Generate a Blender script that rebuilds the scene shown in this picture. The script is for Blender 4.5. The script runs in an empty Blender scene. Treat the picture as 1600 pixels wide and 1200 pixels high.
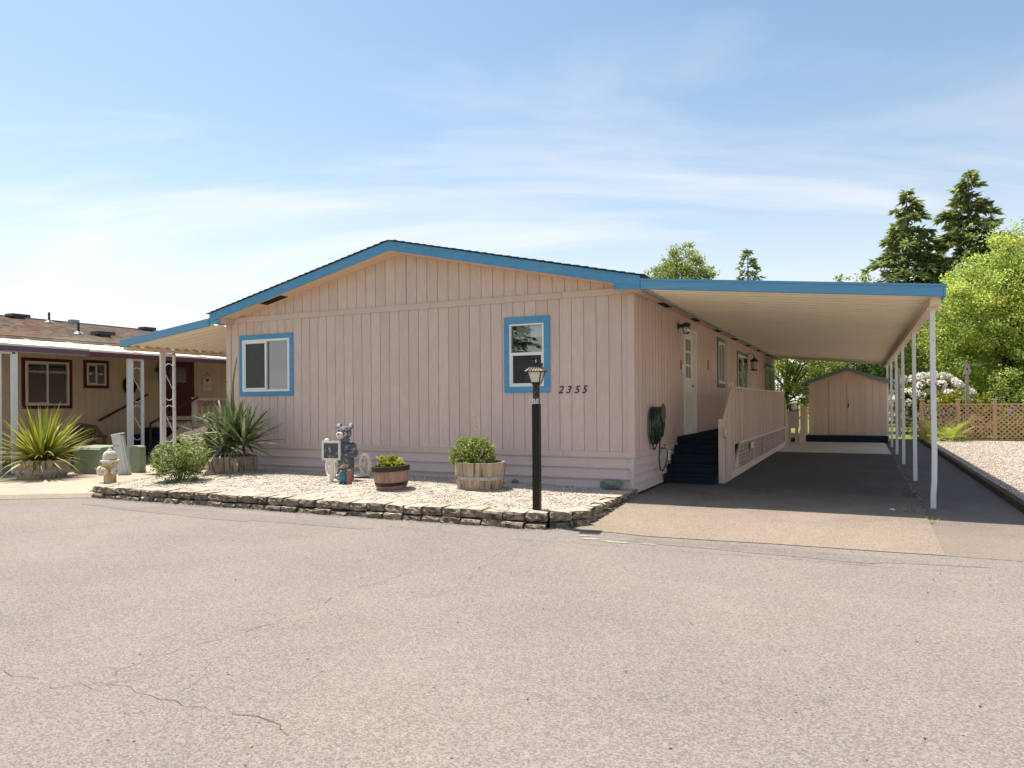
import bpy, bmesh, math, random
import numpy as np
from mathutils import Vector, Matrix

R = math.radians
random.seed(7)
rng = np.random.default_rng(7)
sc = bpy.context.scene
COL = sc.collection

# ------------------------------------------------------------------ camera
cam_d = bpy.data.cameras.new('camera')
cam = bpy.data.objects.new('camera', cam_d)
COL.objects.link(cam)
cam.matrix_world = (Matrix.Translation((3.057, -10.474, 1.39)) @ Matrix.Rotation(R(25.925), 4, 'Z')
                    @ Matrix.Rotation(R(90), 4, 'X') @ Matrix.Rotation(R(-0.403), 4, 'Z'))
cam_d.sensor_width = 36
cam_d.lens = 1117 / 1600 * 36
cam_d.shift_y = 29 / 1600
cam_d.clip_end = 3000
cam_d.clip_start = 0.05
sc.camera = cam

# ------------------------------------------------------------------ light
SUN_DIR = Vector((-0.41, 0.115, 1.0)).normalized()       # towards the sun
sun_el = math.asin(SUN_DIR.z)
sun_rot = math.atan2(SUN_DIR.x, SUN_DIR.y)
w = bpy.data.worlds.new('World')
sc.world = w
w.use_nodes = True
nt = w.node_tree
nt.nodes.clear()
def N(nt, t, **k):
    n = nt.nodes.new(t)
    for a, b in k.items():
        setattr(n, a, b)
    return n
def L(nt, a, b):
    nt.links.new(a, b)
out = N(nt, 'ShaderNodeOutputWorld')
bg = N(nt, 'ShaderNodeBackground')
bg.inputs['Strength'].default_value = 0.085
sky = N(nt, 'ShaderNodeTexSky', sky_type='NISHITA')
sky.sun_disc = False
sky.sun_elevation = sun_el
sky.sun_rotation = sun_rot
sky.altitude = 50
sky.air_density = 1.0
sky.dust_density = 1.5
sky.ozone_density = 1.2
tc = N(nt, 'ShaderNodeTexCoord')
sep = N(nt, 'ShaderNodeSeparateXYZ')
L(nt, tc.outputs['Generated'], sep.inputs[0])
def mth(nt, op, a, b=None, c=None):
    n = N(nt, 'ShaderNodeMath', operation=op)
    for i, v in enumerate((a, b, c)):
        if v is None:
            continue
        if isinstance(v, (int, float)):
            n.inputs[i].default_value = v
        else:
            L(nt, v, n.inputs[i])
    return n.outputs[0]
den = mth(nt, 'ADD', mth(nt, 'MAXIMUM', sep.outputs[2], 0.0), 0.16)
cx = mth(nt, 'DIVIDE', sep.outputs[0], den)
cy = mth(nt, 'DIVIDE', sep.outputs[1], den)
comb = N(nt, 'ShaderNodeCombineXYZ')
L(nt, cx, comb.inputs[0]); L(nt, cy, comb.inputs[1])
mp = N(nt, 'ShaderNodeMapping')
mp0 = N(nt, 'ShaderNodeMapping')
mp0.inputs['Rotation'].default_value = (0, 0, R(-20))
L(nt, comb.outputs[0], mp0.inputs[0])
mp.inputs['Scale'].default_value = (0.38, 1.3, 1)
mp.inputs['Location'].default_value = (7.7, 2.2, 0)
L(nt, mp0.outputs[0], mp.inputs[0])
no = N(nt, 'ShaderNodeTexNoise')
no.inputs['Scale'].default_value = 0.9
no.inputs['Detail'].default_value = 9
no.inputs['Roughness'].default_value = 0.56
no.inputs['Distortion'].default_value = 0.7
L(nt, mp.outputs[0], no.inputs['Vector'])
rp = N(nt, 'ShaderNodeValToRGB')
rp.color_ramp.elements[0].position = 0.47
rp.color_ramp.elements[0].color = (0, 0, 0, 1)
rp.color_ramp.elements[1].position = 0.84
rp.color_ramp.elements[1].color = (1, 1, 1, 1)
L(nt, no.outputs['Fac'], rp.inputs[0])
cf = mth(nt, 'MULTIPLY', rp.outputs[0], 0.66)
# thin veil of high cloud that thickens towards the horizon all the way round
veil = mth(nt, 'MULTIPLY', mth(nt, 'POWER', mth(nt, 'SUBTRACT', 1.0, mth(nt, 'MAXIMUM', sep.outputs[2], 0.0)), 5.5), 1.05)
cf2 = mth(nt, 'MINIMUM', mth(nt, 'ADD', mth(nt, 'ADD', cf, veil), 0.0), 0.95)
mx = N(nt, 'ShaderNodeMix', data_type='RGBA')
mx.inputs['B'].default_value = (7.6, 7.0, 6.6, 1)
L(nt, cf2, mx.inputs['Factor'])
tint = N(nt, 'ShaderNodeMix', data_type='RGBA', blend_type='MULTIPLY')
tint.inputs['Factor'].default_value = 1.0
tint.inputs['B'].default_value = (0.90, 1.05, 1.03, 1)
L(nt, sky.outputs[0], tint.inputs['A'])
L(nt, tint.outputs['Result'], mx.inputs['A'])
L(nt, mx.outputs['Result'], bg.inputs['Color'])
L(nt, bg.outputs[0], out.inputs[0])

sl = bpy.data.lights.new('sun', 'SUN')
sl.energy = 4.0
sl.angle = R(0.55)
sl.color = (1.0, 0.95, 0.87)
so = bpy.data.objects.new('sun', sl)
COL.objects.link(so)
so.rotation_euler = (-SUN_DIR).to_track_quat('-Z', 'Y').to_euler()
so.location = (-20, 10, 40)

vs = sc.view_settings
vs.view_transform = 'Standard'
vs.look = 'None'
vs.exposure = 1.0
vs.gamma = 1
vs.use_curve_mapping = False
sc.cycles.use_denoising = True
sc.cycles.max_bounces = 10
sc.cycles.diffuse_bounces = 8
sc.cycles.glossy_bounces = 3
sc.cycles.transmission_bounces = 6
sc.cycles.transparent_max_bounces = 8
sc.cycles.caustics_reflective = False
sc.cycles.caustics_refractive = False

# ------------------------------------------------------------------ helpers
def tag(o, label=None, cat=None, group=None, kind=None):
    if label: o['label'] = label
    if cat: o['category'] = cat
    if group: o['group'] = group
    if kind: o['kind'] = kind
    return o
def thing(name, label, cat, loc=(0, 0, 0), rz=0.0, group=None):
    o = bpy.data.objects.new(name, None)
    o.empty_display_size = 0.1
    COL.objects.link(o)
    o.location = loc
    o.rotation_euler = (0, 0, rz)
    return tag(o, label, cat, group)
def link(name, me, parent=None, loc=None, rot=None, scale=None):
    o = bpy.data.objects.new(name, me)
    COL.objects.link(o)
    if parent: o.parent = parent
    if loc is not None: o.location = loc
    if rot is not None: o.rotation_euler = rot
    if scale is not None: o.scale = scale
    return o

class MB:
    def __init__(s):
        s.v = []; s.f = []
    def add(s, vs, fs):
        b = len(s.v)
        s.v += [tuple(map(float, p)) for p in vs]
        s.f += [tuple(b + i for i in f) for f in fs]
        return s
    def box(s, x0, x1, y0, y1, z0, z1):
        return s.add([(x0,y0,z0),(x1,y0,z0),(x1,y1,z0),(x0,y1,z0),(x0,y0,z1),(x1,y0,z1),(x1,y1,z1),(x0,y1,z1)],
                     [(0,3,2,1),(4,5,6,7),(0,1,5,4),(1,2,6,5),(2,3,7,6),(3,0,4,7)])
    def hexa(s, p):   # 8 corners, bottom ring then top ring
        return s.add(p, [(0,3,2,1),(4,5,6,7),(0,1,5,4),(1,2,6,5),(2,3,7,6),(3,0,4,7)])
    def prism(s, poly, axis, a, b):
        """poly: 2-D points (CCW), extruded along axis from a to b. axis 'y': poly=(x,z); 'x': (y,z); 'z': (x,y)"""
        n = len(poly)
        def P(q, t):
            return (q[0], t, q[1]) if axis == 'y' else ((t, q[0], q[1]) if axis == 'x' else (q[0], q[1], t))
        vs = [P(q, a) for q in poly] + [P(q, b) for q in poly]
        fs = [tuple(range(n))[::-1], tuple(range(n, 2*n))] + [(i, (i+1) % n, n+(i+1) % n, n+i) for i in range(n)]
        return s.add(vs, fs)
    def bar(s, p, q, w, h, up=(0, 0, 1)):
        p = Vector(p); q = Vector(q); d = (q-p).normalized(); u = Vector(up)
        r = d.cross(u)
        if r.length < 1e-5: r = d.cross(Vector((1, 0, 0)))
        r.normalize(); u = r.cross(d).normalized()
        r *= w/2; u *= h/2
        return s.hexa([p-r-u, p+r-u, q+r-u, q-r-u, p-r+u, p+r+u, q+r+u, q-r+u])
    def tube(s, pts, rad, n=8, cap=True):
        pts = [Vector(p) for p in pts]
        if not hasattr(rad, '__len__'): rad = [rad]*len(pts)
        b = len(s.v); rings = []
        pu = None
        for i, p in enumerate(pts):
            t = (pts[min(i+1, len(pts)-1)] - pts[max(i-1, 0)]).normalized()
            ref = pu if pu is not None else (Vector((1, 0, 0)) if abs(t.x) < .8 else Vector((0, 1, 0)))
            u = (ref - t*ref.dot(t))
            if u.length < 1e-5: u = t.orthogonal()
            u.normalize(); pu = u
            v = t.cross(u)
            for k in range(n):
                a = 2*math.pi*k/n
                s.v.append(tuple(p + (u*math.cos(a) + v*math.sin(a))*rad[i]))
        m = len(pts)
        for i in range(m-1):
            for k in range(n):
                s.f.append((b+i*n+k, b+i*n+(k+1) % n, b+(i+1)*n+(k+1) % n, b+(i+1)*n+k))
        if cap:
            s.f.append(tuple(b+k for k in range(n))[::-1]); s.f.append(tuple(b+(m-1)*n+k for k in range(n)))
        return s
    def lathe(s, prof, n=24, c=(0, 0, 0), axis='z', cap=True):
        b = len(s.v)
        for r, z in prof:
            for k in range(n):
                a = 2*math.pi*k/n
                x, y = r*math.cos(a), r*math.sin(a)
                q = (x, y, z) if axis == 'z' else ((z, x, y) if axis == 'x' else (y, z, x))
                s.v.append((c[0]+q[0], c[1]+q[1], c[2]+q[2]))
        m = len(prof)
        for i in range(m-1):
            for k in range(n):
                s.f.append((b+i*n+k, b+i*n+(k+1) % n, b+(i+1)*n+(k+1) % n, b+(i+1)*n+k))
        if cap:
            s.f.append(tuple(b+k for k in range(n))[::-1]); s.f.append(tuple(b+(m-1)*n+k for k in range(n)))
        return s
    def ball(s, c, r, n=12, m=8):
        if not hasattr(r, '__len__'): r = (r, r, r)
        b = len(s.v)
        s.v.append((c[0], c[1], c[2]-r[2]))
        for j in range(1, m):
            ph = -math.pi/2 + math.pi*j/m
            for k in range(n):
                a = 2*math.pi*k/n
                s.v.append((c[0]+r[0]*math.cos(ph)*math.cos(a), c[1]+r[1]*math.cos(ph)*math.sin(a), c[2]+r[2]*math.sin(ph)))
        s.v.append((c[0], c[1], c[2]+r[2]))
        t = len(s.v)-1
        for k in range(n):
            s.f.append((b, b+1+(k+1) % n, b+1+k))
            s.f.append((t, t-n+k, t-n+(k+1) % n))
        for j in range(m-2):
            for k in range(n):
                s.f.append((b+1+j*n+k, b+1+j*n+(k+1) % n, b+1+(j+1)*n+(k+1) % n, b+1+(j+1)*n+k))
        return s
    def mesh(s, name, mat=None, smooth=False):
        me = bpy.data.meshes.new(name)
        me.from_pydata(s.v, [], s.f)
        if mat: me.materials.append(mat)
        if smooth: me.polygons.foreach_set('use_smooth', [True]*len(me.polygons))
        me.update()
        return me
    def build(s, name, mat=None, parent=None, smooth=False, bevel=0, **k):
        o = link(name, s.mesh(name, mat, smooth), parent, **k)
        if bevel:
            m = o.modifiers.new('bevel', 'BEVEL'); m.width = bevel; m.segments = 2; m.limit_method = 'ANGLE'
        return o

# ------------------------------------------------------------------ materials
MATS = {}
def M(name, col, rough=0.8, var=0.10, scale=5.0, stretch=(1, 1, 1), bump=0.0, bscale=80.0, bstretch=(1, 1, 1), rnd=0.0,
      col2=None, mask=(0.55, 0.7), mscale=3.0, mstretch=(1, 1, 1), spec=0.25, metal=0.0, detail=6, bdist=0.01):
    """procedural paint/wood/stone: base colour with noise, optional second colour in patches, optional per-object tint, bump"""
    m = bpy.data.materials.new(name); MATS[name] = m
    m.use_nodes = True
    t = m.node_tree
    p = t.nodes['Principled BSDF']
    p.inputs['Roughness'].default_value = rough
    p.inputs['Specular IOR Level'].default_value = spec
    p.inputs['Metallic'].default_value = metal
    co = N(t, 'ShaderNodeTexCoord')
    src = co.outputs['Object']
    if rnd:        # alike pieces that share a mesh do not share their grain
        oi0 = N(t, 'ShaderNodeObjectInfo'); va = N(t, 'ShaderNodeVectorMath', operation='ADD')
        L(t, src, va.inputs[0]); L(t, mth(t, 'MULTIPLY', oi0.outputs['Random'], 53.0), va.inputs[1]); src = va.outputs[0]
    def noise(sc_, st, det=detail):
        mp_ = N(t, 'ShaderNodeMapping'); mp_.inputs['Scale'].default_value = st
        L(t, src, mp_.inputs[0])
        n_ = N(t, 'ShaderNodeTexNoise'); n_.inputs['Scale'].default_value = sc_; n_.inputs['Detail'].default_value = det
        L(t, mp_.outputs[0], n_.inputs['Vector'])
        return n_.outputs['Fac']
    f = noise(scale, stretch)
    mixc = N(t, 'ShaderNodeMix', data_type='RGBA')
    mixc.inputs['A'].default_value = (*[c*(1-var*1.6) for c in col], 1)
    mixc.inputs['B'].default_value = (*[min(1, c*(1+var*1.6)) for c in col], 1)
    L(t, f, mixc.inputs['Factor'])
    c = mixc.outputs['Result']
    if col2 is not None:
        f2 = noise(mscale, mstretch)
        r_ = N(t, 'ShaderNodeMapRange'); r_.inputs['From Min'].default_value = mask[0]; r_.inputs['From Max'].default_value = mask[1]
        L(t, f2, r_.inputs['Value'])
        m2 = N(t, 'ShaderNodeMix', data_type='RGBA')
        m2.inputs['B'].default_value = (*col2, 1)
        L(t, r_.outputs[0], m2.inputs['Factor']); L(t, c, m2.inputs['A'])
        c = m2.outputs['Result']
    if rnd:
        oi = N(t, 'ShaderNodeObjectInfo')
        v_ = mth(t, 'ADD', mth(t, 'MULTIPLY', oi.outputs['Random'], 2*rnd), 1-rnd)
        hs = N(t, 'ShaderNodeHueSaturation')
        L(t, v_, hs.inputs['Value']); L(t, c, hs.inputs['Color'])
        c = hs.outputs['Color']
    L(t, c, p.inputs['Base Color'])
    if bump:
        b_ = N(t, 'ShaderNodeBump'); b_.inputs['Strength'].default_value = bump; b_.inputs['Distance'].default_value = bdist
        L(t, noise(bscale, bstretch), b_.inputs['Height'])
        L(t, b_.outputs[0], p.inputs['Normal'])
    return m

PINK = (0.625, 0.485, 0.43)
siding = M('siding_paint', PINK, 0.75, col2=(.575, .44, .39), mask=(.50, .72), mscale=1.1, mstretch=(1, 1, .5), var=0.11, scale=22.0, stretch=(1, 1, 0.22), bump=0.8, bscale=48, bstretch=(1, 1, 0.16), rnd=0.04, bdist=0.01)
trim = M('pink_trim_paint', (0.60, 0.465, 0.41), 0.7, var=0.05, scale=3, bump=0.2, bscale=60, bstretch=(0.2, 1, 1), rnd=0.03)
skirtm = M('skirting_paint', (0.62, 0.505, 0.465), 0.6, var=0.05, scale=2.5, rnd=0.02, col2=(0.55, 0.45, 0.41), mask=(0.55, 0.8), mscale=5)
soffitm = M('soffit_paint', (0.74, 0.53, 0.38), 0.75, var=0.05, scale=3)
blue = M('blue_trim_paint', (0.09, 0.29, 0.50), 0.6, col2=(.14, .33, .50), mask=(.5, .72), mscale=7, mstretch=(.5, 1, 2), var=0.12, scale=9, bump=0.15, bscale=70, bstretch=(0.15, 1, 1), rnd=0.04)
bluemetal = M('blue_metal_paint', (0.08, 0.285, 0.50), 0.38, col2=(.13, .31, .47), mask=(.48, .66), mscale=5, mstretch=(.12, 1, 10), var=0.14, scale=4, stretch=(0.1, 1, 14), spec=0.5)
white = M('white_vinyl', (0.80, 0.80, 0.78), 0.4, var=0.02)
whitepost = M('white_post_paint', (0.72, 0.73, 0.72), 0.45, var=0.05, scale=9, col2=(0.25, 0.20, 0.16), mask=(0.66, 0.74), mscale=16)
black = M('black_iron', (0.012, 0.012, 0.012), 0.45, var=0.1, spec=0.5)
darkvoid = M('painted_vent_shade', (0.015, 0.016, 0.018), 0.9, var=0.05)
shingle = M('grey_shingle', (0.075, 0.07, 0.068), 0.9, var=0.25, scale=30, rnd=0.12, bump=0.5, bscale=120)
gutter = M('grey_gutter', (0.33, 0.36, 0.37), 0.4, var=0.06, spec=0.5)
panelm = M('cream_panel', (0.86, 0.775, 0.65), 0.5, var=0.04, scale=1.5, rnd=0.02)
beamm = M('cream_beam', (0.80, 0.66, 0.52), 0.5, var=0.05)
carpet = M('dark_outdoor_carpet', (0.020, 0.030, 0.042), 1.0, var=0.25, scale=90, bump=0.6, bscale=260, spec=0.05)
deckwood = M('deck_paint', (0.62, 0.48, 0.395), 0.7, var=0.08, scale=8, stretch=(2, 2, 0.3), bump=0.25, bscale=60, bstretch=(2, 2, 0.2), rnd=0.07)
shedm = M('shed_siding', (0.68, 0.515, 0.39), 0.78, var=0.06, scale=3, bump=0.45, bscale=50, bstretch=(1, 1, 0.16), rnd=0.04)
greytrim = M('grey_blue_trim', (0.17, 0.22, 0.25), 0.6, var=0.06, rnd=0.03)
cedar = M('cedar_wood', (0.52, 0.33, 0.20), 0.8, var=0.15, scale=9, stretch=(1, 1, 0.2), rnd=0.10, bump=0.2, bscale=40)
oldwood = M('weathered_oak', (0.40, 0.31, 0.225), 0.9, var=0.22, scale=12, stretch=(3, 3, 0.25), bump=0.6, bscale=50, bstretch=(3, 3, 0.2), rnd=0.14,
            col2=(0.10, 0.075, 0.055), mask=(0.50, 0.68), mscale=8, mstretch=(2, 2, 0.3))
soil = M('dark_soil', (0.05, 0.035, 0.025), 1.0, var=0.4, scale=40, bump=0.8, bscale=60)
block = M('concrete_block', (0.46, 0.38, 0.285), 0.95, var=0.25, scale=16, rnd=0.18, bump=0.7, bscale=38, bdist=0.015, col2=(.26, .21, .15), mask=(.52, .7), mscale=9)
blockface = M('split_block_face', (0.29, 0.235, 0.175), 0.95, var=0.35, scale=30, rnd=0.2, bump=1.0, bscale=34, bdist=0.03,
              col2=(0.085, 0.075, 0.062), mask=(0.46, 0.64), mscale=12)  # soiled split sides, with their shade below the sunlit tops painted in too

def glass(name, tint=(0.02, 0.025, 0.028), refl=0.07):
    m = bpy.data.materials.new(name); m.use_nodes = True; t = m.node_tree
    t.nodes.remove(t.nodes['Principled BSDF'])
    o_ = t.nodes['Material Output']
    tr = N(t, 'ShaderNodeBsdfTransparent'); tr.inputs[0].default_value = (0.84, 0.89, 0.88, 1)
    gl = N(t, 'ShaderNodeBsdfGlossy'); gl.inputs['Roughness'].default_value = 0.01; gl.inputs['Color'].default_value = (0.95, 0.97, 1, 1)
    fr = N(t, 'ShaderNodeFresnel'); fr.inputs[0].default_value = 1.5
    fac = mth(t, 'MINIMUM', mth(t, 'ADD', mth(t, 'MULTIPLY', fr.outputs[0], 1.6), refl), 0.95)
    mix = N(t, 'ShaderNodeMixShader')
    L(t, fac, mix.inputs[0]); L(t, tr.outputs[0], mix.inputs[1]); L(t, gl.outputs[0], mix.inputs[2])
    L(t, mix.outputs[0], o_.inputs[0])
    return m
glassm = glass('window_glass')

def leafmat(name, trans=0.35, rough=0.55):
    """leaf colour comes from the mesh attribute 'tint' (each leaf its own natural colour)"""
    m = bpy.data.materials.new(name); m.use_nodes = True; t = m.node_tree
    p = t.nodes['Principled BSDF']; p.inputs['Roughness'].default_value = rough; p.inputs['Specular IOR Level'].default_value = 0.3
    a = N(t, 'ShaderNodeAttribute', attribute_name='tint')
    L(t, a.outputs['Color'], p.inputs['Base Color'])
    tl = N(t, 'ShaderNodeBsdfTranslucent'); L(t, a.outputs['Color'], tl.inputs[0])
    mix = N(t, 'ShaderNodeMixShader'); mix.inputs[0].default_value = trans
    L(t, p.outputs[0], mix.inputs[1]); L(t, tl.outputs[0], mix.inputs[2])
    L(t, mix.outputs[0], t.nodes['Material Output'].inputs[0])
    return m
leafm = leafmat('leaf', 0.5)
needlem = leafmat('needle', 0.3, 0.6)
bark = M('bark', (0.11, 0.085, 0.065), 0.95, var=0.3, scale=8, stretch=(3, 3, 0.5), bump=0.8, bscale=14, bstretch=(3, 3, 0.4), bdist=0.03)

def fast_mesh(name, V, F, mat, tint=None, smooth=False):
    """V (n,3), F (m,k) numpy -> mesh; tint (n,3) per-vertex colour attribute"""
    me = bpy.data.meshes.new(name)
    V = np.ascontiguousarray(V, dtype=np.float32); F = np.ascontiguousarray(F, dtype=np.int32)
    k = F.shape[1]
    me.vertices.add(len(V)); me.vertices.foreach_set('co', V.ravel())
    me.loops.add(F.size); me.loops.foreach_set('vertex_index', F.ravel())
    me.polygons.add(len(F)); me.polygons.foreach_set('loop_start', np.arange(0, F.size, k, dtype=np.int32))
    if tint is not None:
        at = me.attributes.new('tint', 'FLOAT_COLOR', 'POINT')
        at.data.foreach_set('color', np.concatenate([tint, np.ones((len(tint), 1))], 1).astype(np.float32).ravel())
    me.materials.append(mat)
    if smooth: me.polygons.foreach_set('use_smooth', np.ones(len(F), dtype=bool))
    me.update(calc_edges=True)
    return me
# ------------------------------------------------------------------ ground materials
def asphalt(name, col, spk=0.5, warm=(0.30, 0.235, 0.18), wmask=(0.5, 0.75), wscale=0.5, bump=0.5, sunlit_dust=None):
    m = bpy.data.materials.new(name); m.use_nodes = True; t = m.node_tree
    p = t.nodes['Principled BSDF']; p.inputs['Roughness'].default_value = 0.92; p.inputs['Specular IOR Level'].default_value = 0.2
    co = N(t, 'ShaderNodeTexCoord').outputs['Object']
    def noise(s, d=4, r=0.6):
        n = N(t, 'ShaderNodeTexNoise'); n.inputs['Scale'].default_value = s; n.inputs['Detail'].default_value = d; n.inputs['Roughness'].default_value = r
        L(t, co, n.inputs['Vector']); return n.outputs['Fac']
    vo = N(t, 'ShaderNodeTexVoronoi'); vo.inputs['Scale'].default_value = 115; L(t, co, vo.inputs['Vector'])
    bw = N(t, 'ShaderNodeSeparateColor'); L(t, vo.outputs['Color'], bw.inputs[0])
    fine = noise(150, 4, .75)
    agg = mth(t, 'ADD', mth(t, 'MULTIPLY', bw.outputs[0], 0.6), mth(t, 'MULTIPLY', fine, 0.8))
    big = noise(0.55, 5)
    mid = noise(4.0, 6)
    val = mth(t, 'ADD', mth(t, 'MULTIPLY', mth(t, 'SUBTRACT', agg, 0.7), spk),
              mth(t, 'ADD', mth(t, 'MULTIPLY', mth(t, 'SUBTRACT', big, 0.5), 0.42), mth(t, 'MULTIPLY', mth(t, 'SUBTRACT', mid, 0.5), 0.16)))
    val = mth(t, 'ADD', val, 1.0)
    rg = N(t, 'ShaderNodeMapRange'); rg.inputs['From Min'].default_value = wmask[0]; rg.inputs['From Max'].default_value = wmask[1]
    L(t, noise(wscale, 6, 0.65), rg.inputs['Value'])
    mx_ = N(t, 'ShaderNodeMix', data_type='RGBA'); mx_.inputs['A'].default_value = (*col, 1); mx_.inputs['B'].default_value = (*warm, 1)
    L(t, rg.outputs[0], mx_.inputs['Factor'])
    basec = mx_.outputs['Result']
    if sunlit_dust:      # street sand, plus sunlit apron and carport shade painted into the colour
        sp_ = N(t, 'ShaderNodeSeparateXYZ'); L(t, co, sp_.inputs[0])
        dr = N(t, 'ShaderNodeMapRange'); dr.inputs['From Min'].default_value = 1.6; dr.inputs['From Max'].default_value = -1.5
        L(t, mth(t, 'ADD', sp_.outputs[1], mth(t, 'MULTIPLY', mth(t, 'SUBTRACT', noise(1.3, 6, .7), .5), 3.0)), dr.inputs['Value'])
        dm_ = N(t, 'ShaderNodeMix', data_type='RGBA'); dm_.inputs['B'].default_value = (*sunlit_dust, 1)
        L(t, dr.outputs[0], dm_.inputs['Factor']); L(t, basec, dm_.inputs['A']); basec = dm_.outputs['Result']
    hs = N(t, 'ShaderNodeHueSaturation'); L(t, basec, hs.inputs['Color']); L(t, val, hs.inputs['Value'])
    L(t, hs.outputs[0], p.inputs['Base Color'])
    b = N(t, 'ShaderNodeBump'); b.inputs['Strength'].default_value = bump; b.inputs['Distance'].default_value = 0.006
    L(t, agg, b.inputs['Height']); L(t, b.outputs[0], p.inputs['Normal'])
    return m
street_m = asphalt('street_asphalt', (0.218, 0.187, 0.164), 1.1, (0.228, 0.192, 0.165), (0.45, 0.7))
drive_m = asphalt('driveway_asphalt', (0.085, 0.082, 0.085), 1.1, (0.10, 0.092, 0.088), (0.42, 0.65), 0.9, sunlit_dust=(0.262, 0.205, 0.158))
path_m = asphalt('side_path_asphalt', (0.11, 0.105, 0.105), 0.8, (0.13, 0.115, 0.105), (0.4, 0.7), 0.8, sunlit_dust=(0.22, 0.175, 0.14))
conc_m = asphalt('concrete', (0.62, 0.55, 0.47), 0.25, (0.54, 0.47, 0.40), (0.45, 0.7), 1.2, 0.2)
sand_m = asphalt('sandy_gravel_pad', (0.46, 0.37, 0.28), 0.5, (0.40, 0.32, 0.245), (0.4, 0.7), 1.5, 0.8)
gravel_m = asphalt('pale_gravel', (0.50, 0.43, 0.35), 1.1, (0.45, 0.375, 0.30), (0.4, 0.7), 1.2, 1.0)
yard_m = asphalt('yard_gravel', (0.50, 0.405, 0.32), 1.2, (0.44, 0.35, 0.28), (0.4, 0.7), 0.8, 1.0)
lawn_m = M('lawn_grass', (0.13, 0.17, 0.028), 0.95, var=0.35, scale=6, col2=(0.20, 0.19, 0.06), mask=(0.45, 0.7), mscale=0.8, bump=0.8, bscale=90)
crack_m = M('crack_dark', (0.095, 0.08, 0.067), 1.0, var=0.5, scale=14, col2=(0.21, 0.17, 0.13), mask=(0.42, 0.52), mscale=4)
timber_m = M('edging_timber', (0.07, 0.05, 0.038), 0.95, var=0.3, scale=10, stretch=(3, 0.3, 3), bump=0.6, bscale=30, rnd=0.15)

def zdrive(y):
    return 0.0 if y > -0.2 else max(-0.094, -0.094 * (-0.2 - y) / 2.2)

def sheet(name, poly, z, m, parent=None, kind='structure'):
    mb = MB(); mb.add([(x, y, z) for x, y in poly], [tuple(range(len(poly)))])
    o = mb.build(name, m, parent)
    if parent is None: tag(o, kind=kind)
    return o
ground = sheet('ground', [(-900, -900), (900, -900), (900, 900), (-900, 900)], -0.17, lawn_m)
street = sheet('street', [(-70, -14), (70, -14), (70, -2.0), (4.0, -2.0), (-6.0, -2.5), (-8.05, -2.95), (-9.35, -3.78), (-14, -6.4), (-70, -6.4)], -0.10, street_m)
# the far side of the street, a strip of lawn and gravel behind the camera
sheet('far_verge', [(-70, -40), (70, -40), (70, -14), (-70, -14)], -0.105, lawn_m)

# driveway, gently sloping down to the street, ragged lower edge
mb = MB()
ys = [14.9, 10.25, 8, 6, 4, 2.5, 1.2, 0.4, -0.2, -0.8, -1.3, -1.8, -2.2]
edge = [(0.06, -2.72), (0.5, -2.66), (0.92, -2.73), (1.54, -2.69), (2.19, -2.62), (2.8, -2.60), (3.37, -2.58), (3.78, -2.55)]
xs = [e[0] for e in edge]
rows = []
for y in ys:
    rows.append([len(mb.v) + i for i in range(len(xs))])
    mb.v += [(x, y, zdrive(y)) for x in xs]
rows.append([len(mb.v) + i for i in range(len(xs))])
mb.v += [(x, y, -0.094) for x, y in edge]
for a, b in zip(rows[:-1], rows[1:]):
    for i in range(len(xs)-1):
        mb.f.append((b[i], b[i+1], a[i+1], a[i]))
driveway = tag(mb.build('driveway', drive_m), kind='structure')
mb = MB()
for y in ys + [-2.55]:
    z = zdrive(y) - 0.012 if y > -2.4 else -0.097
    mb.v += [(3.72, y, z), (4.3, y, z - 0.004*(y > -2)), (4.86, y, z - 0.004*(y > -2))]
for i in range(len(ys)):
    for k in range(2):
        mb.f.append((3*(i+1)+k, 3*(i+1)+k+1, 3*i+k+1, 3*i+k))
tag(mb.build('side_path', path_m), kind='structure')
sheet('side_path_end', [(3.8, 14.9), (4.86, 14.9), (4.86, 17.2), (3.8, 17.2)], -0.013, path_m)
mb = MB().box(1.02, 3.78, 10.25, 15.35, -0.15, 0.016)
tag(mb.build('concrete_slab', conc_m, bevel=0.01), kind='structure')
sheet('lawn', [(-14, 17.2), (40, 16.86), (40, 70), (-14, 70)], -0.02, lawn_m)
sheet('yard_gravel', [(4.97, -2.0), (40, -2.0), (40, 16.86), (4.97, 16.86)], 0.055, yard_m)
sheet('gravel_pad', [(-8.05, -2.95), (-7.9, 1.2), (-12.45, 1.2), (-12.45, -5.6), (-9.35, -3.78)], -0.03, sand_m)
# pad runs down to the street level along its front
mb = MB().add([(-8.05, -2.95, -0.03), (-9.35, -3.78, -0.03), (-12.45, -5.6, -0.03), (-12.5, -5.75, -0.095), (-9.33, -3.86, -0.095), (-8.02, -3.02, -0.095)],
              [(0, 1, 4, 5), (1, 2, 3, 4)])
mb.build('pad_edge', sand_m, bpy.data.objects['gravel_pad'])
sheet('neighbour_drive', [(-12.45, -6.4), (-12.45, 20), (-70, 20), (-70, -6.4)], -0.06, street_m)
sheet('porch_ground', [(-7.9, 1.2), (-7.9, 20), (-12.45, 20), (-12.45, 1.2)], -0.04, path_m)

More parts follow.
